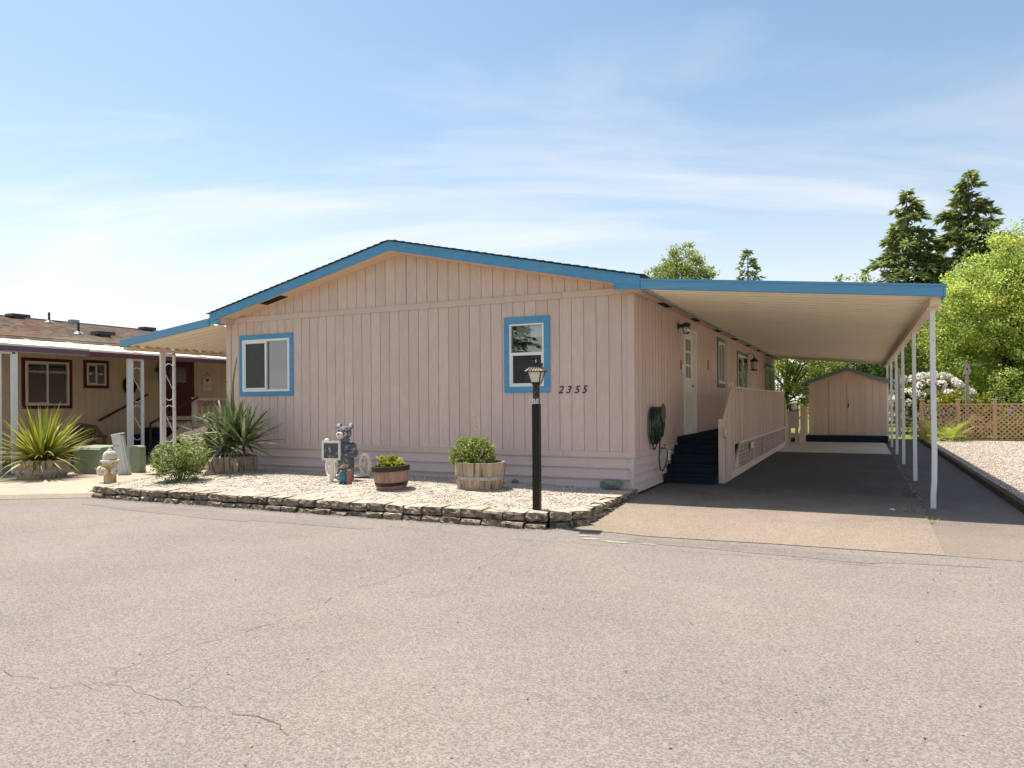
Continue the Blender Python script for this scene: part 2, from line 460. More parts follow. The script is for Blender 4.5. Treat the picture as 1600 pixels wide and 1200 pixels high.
# cracks in the street: ribbons of dark joint lying in the surface
def ribbon(name, pts, wid, z, m, parent, seed=0, jit=0.03):
    r = random.Random(seed)
    q = []
    for (x0, y0), (x1, y1) in zip(pts[:-1], pts[1:]):
        n = max(2, int(math.hypot(x1-x0, y1-y0)/0.07))
        for i in range(n):
            t = i/n
            q.append((x0+(x1-x0)*t + r.uniform(-jit, jit), y0+(y1-y0)*t + r.uniform(-jit, jit)))
    q.append(pts[-1])
    mb = MB()
    for i, (x, y) in enumerate(q):
        dx = q[min(i+1, len(q)-1)][0]-q[max(i-1, 0)][0]; dy = q[min(i+1, len(q)-1)][1]-q[max(i-1, 0)][1]
        l = math.hypot(dx, dy) or 1
        ww = wid*r.uniform(0.25, 1.1)/2
        mb.v += [(x-dy/l*ww, y+dx/l*ww, z), (x+dy/l*ww, y-dx/l*ww, z)]
    for i in range(len(q)-1):
        mb.f.append((2*i, 2*i+1, 2*i+3, 2*i+2))
    return mb.build(name, m, parent)
CR = [([(-0.68, -7.9), (-0.71, -7.67), (-0.68, -7.35), (-0.58, -7.14), (-0.55, -6.84), (-0.55, -6.51), (-0.59, -5.79), (-0.51, -5.22), (-0.17, -4.42), (0.0, -3.6)], .011),
      ([(-1.28, -8.13), (-1.09, -8.11), (-0.73, -8.12), (-0.46, -7.95), (-0.22, -7.99), (-0.02, -7.98), (0.27, -7.97), (0.54, -7.95), (0.74, -8.03)], .011),
      ([(-0.68, -8.08), (-0.46, -7.85), (-0.43, -7.65)], .007), ([(-0.1, -7.92), (-0.18, -7.67), (-0.32, -7.52)], .006),
      ([(-0.08, -6.02), (0.17, -5.55), (-0.06, -4.75), (-0.01, -4.19)], .008),
      ([(-5.49, -4.95), (-5.53, -4.46), (-5.54, -3.9), (-5.55, -3.27)], .02),
      ([(-2.15, -3.35), (-1.21, -3.4), (-0.37, -3.45), (0.22, -3.42), (1.3, -3.36), (2.6, -3.3), (3.9, -3.3)], .016),
      ([(-0.55, -6.84), (-0.2, -6.5), (0.0, -6.1)], .005), ([(0.27, -7.97), (0.42, -7.6), (0.4, -7.3)], .005)]
for i, (p, wd) in enumerate(CR):
    ribbon('crack', p, wd*.5, -0.096, crack_m, street, i, 0.036)
ribbon('seam', [(3.83, 10.2), (3.80, 7), (3.77, 4.86), (3.8, 3.2), (3.78, 2.17), (3.8, 0.9), (3.79, -0.2)], 0.05, 0.003, crack_m, driveway, 31, 0.02)
# pale dried spill by the kerb of the driveway
spill_m = M('pale_mortar', (0.34, 0.285, 0.23), 0.95, var=0.15, scale=20)
def blot(name, c, rx, ry, z, m, parent, seed):
    r = random.Random(seed); n = 22
    mb = MB().add([(c[0]+rx*math.cos(2*math.pi*k/n)*r.uniform(.55, 1.1), c[1]+ry*math.sin(2*math.pi*k/n)*r.uniform(.55, 1.1), z) for k in range(n)], [tuple(range(n))])
    return mb.build(name, m, parent)
for i, (x, y, rx, ry) in enumerate([(0.42, -3.12, .12, .05), (0.72, -3.18, .2, .05), (1.06, -3.15, .12, .035), (0.3, -2.98, .09, .04), (1.7, -3.1, .05, .02)]):
    blot('pale_spill', (x, y), rx, ry, -0.095, spill_m, street, i)

# old patches and a faint utility cut in the street
patch_m = asphalt('street_patch', (0.20, 0.171, 0.15), 1.1, (0.21, 0.176, 0.152), (0.45, 0.7))
blot('asphalt_patch', (2.3, -3.0), 1.9, .22, -0.0975, patch_m, street, 61)
blot('asphalt_patch', (-4.9, -3.55), 2.6, .30, -0.0972, patch_m, street, 62)

# ------------------------------------------------------------------ gravel bed and retaining wall
FRONT = [(-8.1, -3.04), (-6.5, -2.99), (-2.75, -2.87), (-0.62, -2.80), (-0.40, -2.76), (-0.20, -2.66), (-0.05, -2.50), (0.04, -2.28), (0.07, -2.0), (0.06, -1.0), (0.045, -0.22)]
def walk(path, step):
    pts = []; acc = 0.0; nxt = 0.0
    for (x0, y0), (x1, y1) in zip(path[:-1], path[1:]):
        l = math.hypot(x1-x0, y1-y0)
        while nxt <= acc + l:
            t = (nxt-acc)/l
            pts.append((x0+(x1-x0)*t, y0+(y1-y0)*t, math.atan2(y1-y0, x1-x0)))
            nxt += step(len(pts))
        acc += l
    return pts
nx, ny = 90, 32
mb = MB()
def front_y(x):
    for (x0, y0), (x1, y1) in zip(FRONT[:-1], FRONT[1:]):
        if x0 <= x <= x1: return y0+(y1-y0)*(x-x0)/(x1-x0)
    return -2.2
def bed_z(x, t):
    k = min(1, max(0, (-0.8-x)/2.2))
    return 0.068 + k*0.055*min(1, t*1.9) + 0.022*math.sin(math.pi*min(1, t*1.2))
for i in range(nx+1):
    x = -8.45 + (8.45-0.06)*i/nx
    yf = front_y(max(x, -8.1)) + 0.14
    if x > -0.45: yf = max(yf, front_y(min(x, 0.03))+0.16)
    for j in range(ny+1):
        t = j/ny; y = yf + (0.03-yf)*t
        z = bed_z(x, t) + random.uniform(-.006, .006)
        if x < -8.0: z = bed_z(-8.0, t) - 0.10*(-8.0-x)/0.45
        mb.v.append((x, y, z))
for i in range(nx):
    for j in range(ny):
        a = i*(ny+1)+j
        mb.f.append((a, a+ny+1, a+ny+2, a+1))
bed = tag(mb.build('gravel_bed', gravel_m, smooth=True), kind='structure')

def pebbles(name, n, sampler, smin, smax, cols, label, cat, seed):
    g = np.random.default_rng(seed)
    P = sampler(g, n)
    s = g.uniform(smin, smax, (n, 1)) * g.uniform(0.6, 1.3, (n, 3)); s[:, 2] *= 0.6
    O = np.array([(1,0,0),(0,1,0),(-1,0,0),(0,-1,0),(0,0,1),(0,0,-1)], float)
    a = g.uniform(0, 6.28, n); ca, sa = np.cos(a), np.sin(a)
    V = O[None]*s[:, None, :]*g.uniform(.75, 1.2, (n, 6, 1))
    V = np.stack([V[..., 0]*ca[:, None]-V[..., 1]*sa[:, None], V[..., 0]*sa[:, None]+V[..., 1]*ca[:, None], V[..., 2]], -1) + P[:, None]
    T = np.array([(0,1,4),(1,2,4),(2,3,4),(3,0,4),(1,0,5),(2,1,5),(3,2,5),(0,3,5)])
    F = (T[None] + (np.arange(n)*6)[:, None, None]).reshape(-1, 3)
    C_ = np.array(cols)[g.integers(0, len(cols), n)] * g.uniform(.75, 1.2, (n, 1))
    me = fast_mesh(name, V.reshape(-1, 3), F, pebm, np.repeat(C_, 6, 0))
    return tag(link(name, me), label, cat, kind='stuff')
pebm = leafmat('pebble', 0.0, 0.9)
def s_bed(g, n):
    x = g.uniform(-8.2, -0.1, n); t = g.uniform(0, 1, n)
    yf = np.array([front_y(min(max(a, -8.1), 0.03)) for a in x]) + 0.17
    return np.stack([x, yf + (0.0-yf)*t, np.array([bed_z(a, b) for a, b in zip(x, t)])+.002], 1)
GC = [(.55, .47, .38), (.47, .39, .31), (.62, .55, .46), (.30, .25, .2), (.52, .42, .31), (.68, .62, .54)]
pebbles('loose_gravel', 22000, s_bed, 0.006, 0.017, GC, 'pale crushed gravel spread over the raised front bed', 'gravel', 3)
def s_yard(g, n):
    x = 4.98 + g.uniform(0, 1, n)**1.6*3.5; y = g.uniform(-1.2, 16.5, n)
    return np.stack([x, y, np.full(n, 0.058)], 1)
pebbles('yard_stones', 16000, s_yard, 0.010, 0.026, [(.50, .41, .34), (.42, .34, .28), (.60, .51, .43), (.30, .26, .23)],
        'pale tan gravel filling the side yard by the lattice fence', 'gravel', 4)
def s_kerb(g, n):
    pts = walk(FRONT, lambda k: 0.02); i = g.integers(0, len(pts), n)
    A = np.array([(p[0], p[1], p[2]) for p in pts])[i]
    d = np.abs(g.normal(0, 0.07, n)) - 0.01
    return np.stack([A[:, 0]+np.sin(A[:, 2])*d, A[:, 1]-np.cos(A[:, 2])*d, np.full(n, -0.098)], 1)
pebbles('kerb_grit', 5000, s_kerb, 0.004, 0.012, [(.46, .39, .31), (.40, .33, .26), (.5, .44, .36)], 'pale grit washed along the foot of the block wall', 'grit', 5)

def block_mesh(i, w_, d_, h_):
    bm = bmesh.new()
    bmesh.ops.create_cube(bm, size=1)
    bmesh.ops.subdivide_edges(bm, edges=bm.edges[:], cuts=3, use_grid_fill=True)
    r = random.Random(i*17+3)
    for v in bm.verts:
        fr = v.co.y < -0.45
        v.co.x *= w_ * (1.0 if fr else 0.93 if v.co.y < .2 else 0.82); v.co.y *= d_; v.co.z *= h_
        j = 0.016 if fr else 0.005
        v.co += Vector((r.uniform(-j, j)*.6, r.uniform(-j, j) + (-0.012 if fr and abs(v.co.z) < h_*.3 else 0), r.uniform(-j, j)*(.45 if v.co.z < h_*.4 else .25)))
    me = bpy.data.meshes.new('block'); bm.to_mesh(me); bm.free()
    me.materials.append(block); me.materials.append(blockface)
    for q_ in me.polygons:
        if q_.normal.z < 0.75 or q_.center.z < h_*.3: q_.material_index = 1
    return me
BL = [block_mesh(i, 0.272 + 0.012*(i % 3 - 1), 0.27, 0.098) for i in range(9)]
BS = [block_mesh(20+i, 0.20, 0.20, 0.098) for i in range(3)]
rw = thing('retaining_wall', 'low two-course wall of rough grey-brown concrete blocks edging the gravel bed', 'wall', (0, 0, 0))
rr = random.Random(5)
for course in (0, 1):
    z = -0.075 + 0.096*course
    path = FRONT if course else [(x - 0.0, y - 0.035) if x < -.3 else (x + 0.03, y - 0.01) for x, y in FRONT]
    for (x, y, a) in walk(path, lambda k: 0.281):
        curve = x > -0.75 and y < -2.0
        me = rr.choice(BL)
        o = link('block', me, rw)
        o.location = (x + math.cos(a)*0.14 + (-math.sin(a))*0.135, y + math.sin(a)*0.14 + math.cos(a)*0.135, z + (.012 if course else 0) + rr.uniform(-.006, .006))
        if course == 0: o.location.z -= rr.choice((0, 0, .012, .024)); o.location.y += rr.uniform(-.02, .02)
        o.rotation_euler = (rr.uniform(-.02, .02), rr.uniform(-.02, .02), a + rr.uniform(-.06, .06))
        o.scale = (0.96 if not curve else 0.9, 1, 1)
# left return of the wall: a low kerb stone line
ck = thing('concrete_kerb', 'low rough concrete kerb running back from the yellow hydrant', 'kerb', (0, 0, 0))
for k in range(5):
    t0 = k/5
    x = -8.55 - 0.40*t0; y = -2.30 + 1.15*t0
    link('kerb_stone', BS[k % 3], ck, (x, y, -0.005), (0, 0, R(106)), (1.2, 0.7, 0.8))

# timber edging of the yard
te = thing('timber_edging', 'dark rotted timber edging between asphalt path and gravel yard', 'edging', (4.91, 0, 0))
y = -2.2; k = 0
while y < 16.6:
    l = 2.4 if k != 1 else 1.9
    MB().hexa([(-.045, y, -.1), (.045, y, -.1), (.045+rr.uniform(-.01, .01), y+l-.02, -.1), (-.045, y+l-.02, -.1),
               (-.04, y, .075+rr.uniform(-.01, .01)), (.04, y, .08), (.04, y+l-.02, .08+rr.uniform(-.015, .015)), (-.04, y+l-.02, .07)]).build('timber', timber_m, te, bevel=0.008)
    y += l; k += 1
# ------------------------------------------------------------------ the house
def cells(u0, u1, z0, z1, ops):
    us = sorted({u0, u1, *[min(max(o[i], u0), u1) for o in ops for i in (0, 1)]})
    res = []
    for a, b in zip(us[:-1], us[1:]):
        if b-a < 1e-4: continue
        m = (a+b)/2; z = z0
        for o in sorted([o for o in ops if o[0] < m < o[1]], key=lambda o: o[2]):
            if o[2] > z: res.append((a, b, z, min(o[2], z1)))
            z = max(z, o[3])
        if z < z1: res.append((a, b, z, z1))
    return res
def boards(parent, u0, u1, z0, z1, ops, m, front=True, pitch=0.2032, gap=0.011, th=0.012, top=None, name='siding_board', off=0.0, wall=0.0):
    n = int(math.ceil((u1-u0)/pitch - 1e-6))
    for i in range(n):
        a = u0 + i*pitch; b = min(a+pitch-gap, u1)
        if b-a < 0.02: continue
        mb = MB()
        if top:
            pk = [a] + ([off] if a < off < b else []) + [b]
            poly = [(a, z0), (b, z0)] + [(q, top(q)) for q in reversed(pk)]
            if min(top(a), top(b)) <= z0+0.01: continue
            mb.prism([(q[0], q[1]) for q in poly], 'y', wall, wall+th)
        else:
            cl = cells(a, b, z0, z1, ops)
            if any(r <= z0+1e-6 and s >= z1-1e-6 for (_, _, r, s) in cl): grp = [cl]     # some column runs full height
            else: grp = [[c for c in cl if c[2] <= z0+1e-6], [c for c in cl if c[2] > z0+1e-6]]
            for gp in grp:
                mb = MB()
                for (p, q, r, s) in gp:
                    if front: mb.box(p, q, wall, wall+th, r, s)
                    else: mb.box(wall-th, wall, p, q, r, s)
                if mb.v: mb.build(name, m, parent)
            continue
        if mb.v: mb.build(name, m, parent)

def make_window(parent, loc, rz, u0, u1, z0, z1, tw, tm, kind='slider', fr=0.045, blind=True, screen=True, proud=0.022, tw_top=None):
    """u0..z1 is the outer edge of the painted casing; local x along the wall, y inwards"""
    tt = tw_top or tw
    a, b, c, d = u0+tw, u1-tw, z0+tw, z1-tt
    f = MB()
    f.box(a, b, -0.03, 0.05, c, c+fr).box(a, b, -0.03, 0.05, d-fr, d).box(a, a+fr, -0.03, 0.05, c+fr, d-fr).box(b-fr, b, -0.03, 0.05, c+fr, d-fr)
    win = f.build('window', white, parent, loc=loc, rot=(0, 0, rz), bevel=0.004)
    for (p, q, r, s) in ((u0, u1, z1-tt, z1), (u0, u1, z0, z0+tw), (u0, a, z0+tw, z1-tt), (b, u1, z0+tw, z1-tt)):
        MB().box(p, q, -proud, 0.003, r, s).build('casing_board', tm, win, bevel=0.003)
    ia, ib, ic, id_ = a+fr, b-fr, c+fr, d-fr
    if kind == 'slider':
        m_ = (ia+ib)/2
        MB().box(m_-0.022, m_+0.022, -0.022, 0.04, ic, id_).build('mullion', white, win, bevel=0.003)
        # sliding sash
        s = MB(); e = 0.03
        s.box(ia, m_-.022, -.012, .02, ic, ic+e).box(ia, m_-.022, -.012, .02, id_-e, id_).box(ia, ia+e, -.012, .02, ic+e, id_-e)
        s.build('sash', white, win)
        MB().box(ia+e, m_-.022, 0.006, 0.010, ic+e, id_-e).build('pane', glassm, win)
        MB().box(m_+.022, ib, 0.016, 0.020, ic, id_).build('pane', glassm, win)
        if screen: MB().box(ia+e, m_-.022, -0.004, -0.002, ic+e, id_-e).build('insect_screen', screenm, win)
    elif kind == 'hung':
        m_ = (ic+id_)/2 + 0.02
        MB().box(ia, ib, -0.022, 0.04, m_-.025, m_+.025).build('meeting_rail', white, win, bevel=0.003)
        MB().box(ia, ib, 0.016, 0.020, m_+.025, id_).build('pane', glassm, win)
        s = MB(); e = 0.026
        s.box(ia, ia+e, -.012, .03, ic, m_-.025).box(ib-e, ib, -.012, .03, ic, m_-.025).box(ia+e, ib-e, -.012, .03, ic, ic+e)
        s.build('sash', white, win)
        MB().box(ia+e, ib-e, 0.006, 0.010, ic+e, m_-.025).build('pane', glassm, win)
        if screen: MB().box(ia+e, ib-e, -0.004, -0.002, ic+e, m_-.025).build('insect_screen', screenm, win)
    elif kind == 'triple':
        for k in (1, 2):
            q = ia + (ib-ia)*k/3
            MB().box(q-.025, q+.025, -.02, .04, ic, id_).build('mullion', white, win)
        for k in range(3):
            q0 = ia + (ib-ia)*k/3 + (.025 if k else 0); q1 = ia + (ib-ia)*(k+1)/3 - (.025 if k < 2 else 0)
            MB().box(q0, q1, .010, .014, ic, id_).build('pane', glassm, win)
    if blind:
        s = MB(); z = ic+0.07
        while z < id_-0.03:
            s.add([(ia, .075, z), (ib, .075, z), (ib, .093, z+.019), (ia, .093, z+.019)], [(0, 1, 2, 3)])
            z += 0.021
        s.box(ia, ib, .07, .10, id_-.03, id_)
        tag(s.build('window_blind', blindm, win))
    return win, (a, b, c, d)

# insect screen: a fine dark mesh that lets part of the light through
screenm = bpy.data.materials.new('insect_screen_mesh'); screenm.use_nodes = True
_t = screenm.node_tree
_p = _t.nodes['Principled BSDF']; _p.inputs['Base Color'].default_value = (0.05, 0.055, 0.06, 1); _p.inputs['Roughness'].default_value = 0.8
_tr = N(_t, 'ShaderNodeBsdfTransparent'); _mx = N(_t, 'ShaderNodeMixShader'); _mx.inputs[0].default_value = 0.42
L(_t, _tr.outputs[0], _mx.inputs[1]); L(_t, _p.outputs[0], _mx.inputs[2]); L(_t, _mx.outputs[0], _t.nodes['Material Output'].inputs[0])
blindm = M('blind_slat', (0.80, 0.84, 0.80), 0.6, var=0.03)

HL, HR, HD = -8.42, 0.0, 20.0
RX, RZ = -4.19, 4.185                      # ridge
def roof_top(x): return RZ - (0.2297 if x < RX else 0.2190)*abs(x-RX)
def gable_top(x): return roof_top(x) - 0.155
house = thing('mobile_home', 'pink beige double-wide mobile home with blue gable fascia and house number 2355', 'house', (0, 0, 0))

# openings (inner edge of casing)
W1 = (-8.067, -6.675, 1.554, 2.758); W2 = (-2.163, -1.355, 1.548, 2.774)
op_f = [(W1[0]+.085, W1[1]-.085, W1[2]+.085, W1[3]-.095), (W2[0]+.10, W2[1]-.10, W2[2]+.10, W2[3]-.115)]
D1 = (3.40, 4.56, 0.74, 2.83); S1 = (7.04, 8.10, 1.72, 2.93); S2 = (10.1, 12.2, 0.78, 2.80); S3 = (16.7, 19.7, 1.62, 2.74)
op_r = [(D1[0]+.03, D1[1]-.03, D1[2]-.01, D1[3]-.03)] + [(q[0]+.1, q[1]-.1, q[2]+.1, q[3]-.1) for q in (S1, S2, S3)]
fw = MB()
for (p, q, r, s) in cells(HL+.01, -0.012, 0.5, 3.06, op_f): fw.box(p, q, 0.0125, 0.09, r, s)
front_wall = fw.build('front_wall', siding, house)
boards(front_wall, -8.30, -0.09, 0.63, 3.02, op_f, siding)
gw = MB().prism([(HL+.01, 3.061), (-.012, 3.061), (-.012, gable_top(0)-.01), (RX, gable_top(RX)-.01), (HL+.01, gable_top(HL)-.01)], 'y', 0.0125, 0.09)
gable = gw.build('gable_wall', siding, house)
boards(gable, -8.36, RX+.02, 3.12, 0, [], siding, top=gable_top, off=RX, pitch=0.213)
boards(gable, RX+.115, -0.1, 3.12, 0, [], siding, top=gable_top, off=RX, pitch=0.213)
MB().box(RX+.03, RX+.105, -.012, .011, 3.12, gable_top(RX+.1)-.005).build('gable_batten', trim, gable)
for (x0, x1) in ((-8.43, -6.02), (-6.017, -3.58), (-3.577, -1.14), (-1.137, 0.0)):
    MB().box(x0, x1, -.024, .011, 3.02, 3.12).build('band_board', trim, gable, bevel=0.004)
    MB().box(x0, x1 if x1 < 0 else 0.022, -.024, .011, .54, .63).build('belt_board', trim, front_wall, bevel=0.004)
MB().box(-8.43, -8.305, -.018, .011, .63, 3.019).build('corner_trim', trim, front_wall, bevel=0.003)
MB().box(-.088, 0.018, -.018, .011, .63, 3.019).build('corner_trim', trim, front_wall, bevel=0.003)
rw_ = MB()
for (p, q, r, s) in cells(.0125, HD, 0.5, 3.06, op_r): rw_.box(-.09, -.0125, p, q, r, s)
right_wall = rw_.build('right_wall', siding, house)
boards(right_wall, 0.10, HD, 0.63, 3.05, op_r, siding, front=False, gap=.020)
MB().box(-.011, .018, .0115, .095, .63, 3.05).build('corner_trim', trim, right_wall, bevel=0.003)
for i in range(6):
    MB().box(-.011, .022, .0115+i*3.33, 3.328+i*3.33, .54, .63).build('belt_board', trim, right_wall)
# other two walls, floor: a closed dark interior
MB().box(HL+.01, HL+.09, .0905, HD-.08, .5, 3.06).build('left_wall', siding, house)
MB().box(HL+.01, -.0905, HD-.08, HD, .5, 3.06).build('rear_wall', siding, house)
MB().prism([(HL+.01, 3.061), (-.012, 3.061), (-.012, gable_top(0)-.01), (RX, gable_top(RX)-.01), (HL+.01, gable_top(HL)-.01)], 'y', HD-.08, HD).build('rear_gable', siding, house)
MB().box(HL+.1, -.1, .1, HD-.1, .48, .499).build('floor', darkvoid, house)
MB().box(HL+.1, -.1, .1, HD-.1, 3.0, 3.02).build('ceiling', darkvoid, house)
MB().box(HL+.1, -.1, 2.4, 2.45, .5, 3.0).build('inner_wall', M('inner_wall_paint', (.30, .29, .27), .9), house)

# skirting: three lapped courses, each in lengths of panel
def skirt_course(mb_prof, a, b, front):
    mb = MB()
    if front: mb.prism(mb_prof, 'x', a, b)
    else: mb.prism([(-p, z) for p, z in mb_prof][::-1], 'y', a, b)
    return mb
levels = [(0.03, 0.20), (0.203, 0.37), (0.373, 0.539)]
def prof(z0, z1):    # y (negative outwards), z
    return [(0.06, z0), (-0.004, z0), (-0.016, z0+.006), (-0.016, z0+.028), (0.0, z0+.036), (0.012, z1-.022), (0.002, z1-.014), (0.002, z1), (0.06, z1)]
for (x0, x1) in ((-8.42, -7.42), (-7.418, -4.98), (-4.978, -2.54), (-2.538, -.10), (-.098, -.012)):
    for z0, z1 in levels:
        skirt_course(prof(z0, z1)[::-1], x0+.001, x1-.001, True).build('skirting_panel', skirtm, front_wall)
MB().box(-.052, .006, -.014, .0, 0.0, .539).build('skirting_corner', white if False else M('pale_corner_paint', (.60, .50, .48), .6), front_wall)
for i in range(8):
    y0 = .012 + i*2.5
    for z0, z1 in [(0.005, .15)] + [(.153, .28), (.283, .41), (.413, .539)]:
        pr = [(-.06, z0), (-.06, z1), (-.014, z1), (.012, z0), ]
        MB().prism([(p, z) for p, z in pr][::-1], 'y', y0, y0+2.498).build('skirting_panel', skirtm, right_wall)

# roof
ovY0, ovY1 = -0.36, HD+0.3
for side, x_e in ((-1, -8.53), (1, 0.225)):
    zt = roof_top(x_e)
    deck_mb = MB().prism([(RX, RZ-.06), (RX, RZ-.005), (x_e, zt-.005), (x_e, zt-.06)] if side < 0 else [(RX, RZ-.06), (x_e, zt-.06), (x_e, zt-.005), (RX, RZ-.005)],
               'y', ovY0+.03, ovY1)
    deck = deck_mb.build('roof_deck', shingle, house)
    nC = 31; dx = (x_e + side*.02 - RX)/nC
    for i in range(nC):
        xa = RX + dx*i; xb = RX + dx*(i+1.25)
        j = random.uniform(-.006, .006)
        za = roof_top(xa) + 0.002; zb = roof_top(xb) + 0.012
        pl = [(xa, za), (xa, za+.006), (xb, zb+.012+j*.5), (xb, zb)]
        if side > 0: pl = pl[::-1]
        MB().prism(pl, 'y', ovY0-.025+j, ovY1).build('shingle_course', shingle, deck)
for i in range(34):
    y = ovY0 + .6*i
    MB().hexa([(RX-.15, y, roof_top(RX-.15)+.02), (RX+.15, y, roof_top(RX+.15)+.02), (RX+.15, y+.62, roof_top(RX+.15)+.02), (RX-.15, y+.62, roof_top(RX-.15)+.02),
               (RX-.15, y-.02, roof_top(RX-.15)+.03), (RX+.15, y-.02, roof_top(RX+.15)+.03), (RX+.15, y+.62, roof_top(RX+.15)+.022), (RX-.15, y+.62, roof_top(RX-.15)+.022)]).build('ridge_cap', shingle, deck)
rv = MB().hexa([(-1.6, 1.6, roof_top(-1.6)), (-1.2, 1.6, roof_top(-1.2)), (-1.2, 2.0, roof_top(-1.2)), (-1.6, 2.0, roof_top(-1.6)),
           (-1.52, 1.68, roof_top(-1.6)+.14), (-1.28, 1.68, roof_top(-1.2)+.14), (-1.28, 1.92, roof_top(-1.2)+.14), (-1.52, 1.92, roof_top(-1.6)+.14)])
rv.build('roof_vent', M('vent_metal', (.12, .14, .16), .5), house)
# fascia boards of the rake
def rake(x0, x1, name='fascia_board'):
    h = 0.165
    MB().prism([(x0, roof_top(x0)-h-.004), (x1, roof_top(x1)-h-.004), (x1, roof_top(x1)-.006), (x0, roof_top(x0)-.006)], 'y', ovY0, ovY0+.022).build(name, blue, house, bevel=0.002)
for a, b in ((-8.51, -8.29), (-8.287, -5.49), (-5.487, RX-.001), (RX+.001, -2.93), (-2.927, 0.21)): rake(a, b)
MB().box(-8.51, -8.25, ovY0+.0005, ovY0+.02, 2.985, 3.05).build('fascia_return', blue, house)
MB().prism([(-.19, 3.045), (.209, 3.02), (.209, 3.052), (-.19, roof_top(-.19)-.171)], 'y', ovY0+.001, ovY0+.02).build('fascia_return', blue, house)
# soffits
for a, b in ((-8.5, RX), (RX, .205)):
    MB().prism([(a, gable_top(a)-.012), (b, gable_top(b)-.012), (b, gable_top(b)), (a, gable_top(a))], 'y', ovY0+.0225, .010).build('rake_soffit', soffitm, house)
a, b = -7.25, -6.72
MB().prism([(a, gable_top(a)-.016), (b, gable_top(b)-.016), (b, gable_top(b)-.0125), (a, gable_top(a)-.0125)], 'y', -.29, -.08).build('soffit_vent_shade', darkvoid, house)  # flat dark slab, the vent's inner shade is in its colour
MB().box(-8.44, -8.20, -.27, -.026, 3.005, 3.10).build('soffit_return', trim, house)
MB().box(.019, .20, -.335, HD+.2, 3.025, 3.04).build('eave_soffit', soffitm, house)
MB().box(-8.50, HL-.012, -.335, HD+.2, 3.025, 3.04).build('eave_soffit', soffitm, house)
for i in range(7):
    MB().box(.05, .17, 1.25+2.5*i, 1.85+2.5*i, 3.018, 3.0245).build('soffit_vent_shade', darkvoid, house)  # no real recess: dark boxes carry the shade of the vent openings
MB().box(.2005, .222, -.298, HD+.25, 3.0, 3.16).build('eave_fascia', gutter, house)
g_ = MB().prism([(.223, 3.015), (.275, 3.0), (.285, 3.06), (.275, 3.06), (.27, 3.015), (.228, 3.03)][::-1], 'y', -.295, HD+.2)
g_.build('gutter', gutter, house)
MB().box(-8.535, -8.51, ovY0+.023, HD+.25, 3.0, 3.16).build('eave_fascia', blue, house)

# windows and doors
make_window(house, (0, 0, 0), 0, *W1, .085, blue, 'slider', tw_top=.095)
make_window(house, (0, 0, 0), 0, *W2, .10, blue, 'hung', tw_top=.115, blind=False, fr=.026)
MB().add([(-2.0, .12, 2.45), (-1.5, .12, 2.45), (-1.5, .12, 2.66), (-2.0, .12, 2.66)], [(0, 1, 2, 3)]).build('raised_shade', blindm, house)
for q, k in ((S1, 'slider'), (S2, 'slider'), (S3, 'triple')):
    make_window(house, (0, 0, 0), R(90), *q, .10, greytrim, k, blind=False, screen=False)
dm = M('door_paint', (.74, .74, .70), .45, var=.02)
fr = MB()
fr.box(-.09, .028, D1[0], D1[0]+.06, D1[2], D1[3]).box(-.09, .028, D1[1]-.06, D1[1], D1[2], D1[3]).box(-.09, .028, D1[0]+.06, D1[1]-.06, D1[3]-.06, D1[3]).box(-.09, .05, D1[0]+.06, D1[1]-.06, .741, .765)
dfr = fr.build('door', white, house, bevel=0.003)
ops = [(3.62 + .235*c, 3.62 + .235*c + .2, 1.86 + .27*r_, 1.86 + .27*r_ + .235) for c in range(3) for r_ in range(3)]
dl = MB()
for (p, q, r_, s) in cells(D1[0]+.061, D1[1]-.061, .766, D1[3]-.061, ops): dl.box(-.085, -.045, p, q, r_, s)
dl.build('door_leaf', dm, dfr)
for (p, q, r_, s) in ops: MB().box(-.068, -.064, p, q, r_, s).build('pane', glassm, dfr)
MB().ball((-.03, 4.40, 1.70), .03).build('door_knob', M('brass', (.45, .33, .12), .3, metal=1), dfr, smooth=True)
for k in range(3): MB().box(-.045, -.038, 3.7, 4.25, .86+.30*k, .865+.30*k).build('panel_moulding', dm, dfr)

# house number on the front wall
def text_mesh(s, size, shear=0.0, ext=0.004, m=None):
    c = bpy.data.curves.new('digits', 'FONT'); c.body = s; c.size = size; c.shear = shear; c.extrude = ext; c.offset = 0.0012*size/0.17
    o = bpy.data.objects.new('tmp_text', c); COL.objects.link(o)
    dg = bpy.context.evaluated_depsgraph_get()
    me = bpy.data.meshes.new_from_object(o.evaluated_get(dg))
    bpy.data.objects.remove(o)
    me.materials.clear()
    if m: me.materials.append(m)
    return me
for ch, x in zip('2355', (-1.225, -1.095, -.955, -.83)):
    link('house_number_digit', text_mesh(ch, 0.168, 0.32, m=black), house, (x, -.005, 1.53), (R(90), 0, 0))
# small fittings on the right wall
pl = thing('name_plaque', 'small gold decorative plaque beside the white side door', 'plaque', (0.0, 3.17, 2.2))
gold = M('gold_plaque', (.42, .26, .08), .45, var=.2, scale=30)
MB().box(0.0005, .018, -.06, .06, -.14, -.02).build('plate', gold, pl); MB().lathe([(.035, -.01), (.035, .012)], 14, (.012, 0, -.17), 'x').build('medallion', gold, pl)
MB().box(.0005, .008, -.07, .07, .05, .1).build('top_bar', trim, pl)
db = MB().box(0.0005, .022, 3.27, 3.33, 1.93, 2.10); tag(db.build('doorbell', white, bevel=.006), 'small white doorbell beside the white side door', 'doorbell')
vp = thing('wall_vent', 'small square brown louvred vent on side wall right of door', 'vent', (0, 5.95, 2.2))
MB().box(.0005, .02, -.11, .11, -.1, .1).build('plate', M('vent_brown', (.36, .24, .15), .6), vp)
for k in range(4): MB().box(.0205, .03, -.08, .08, -.075+k*.042, -.055+k*.042).build('louvre', beamm, vp)
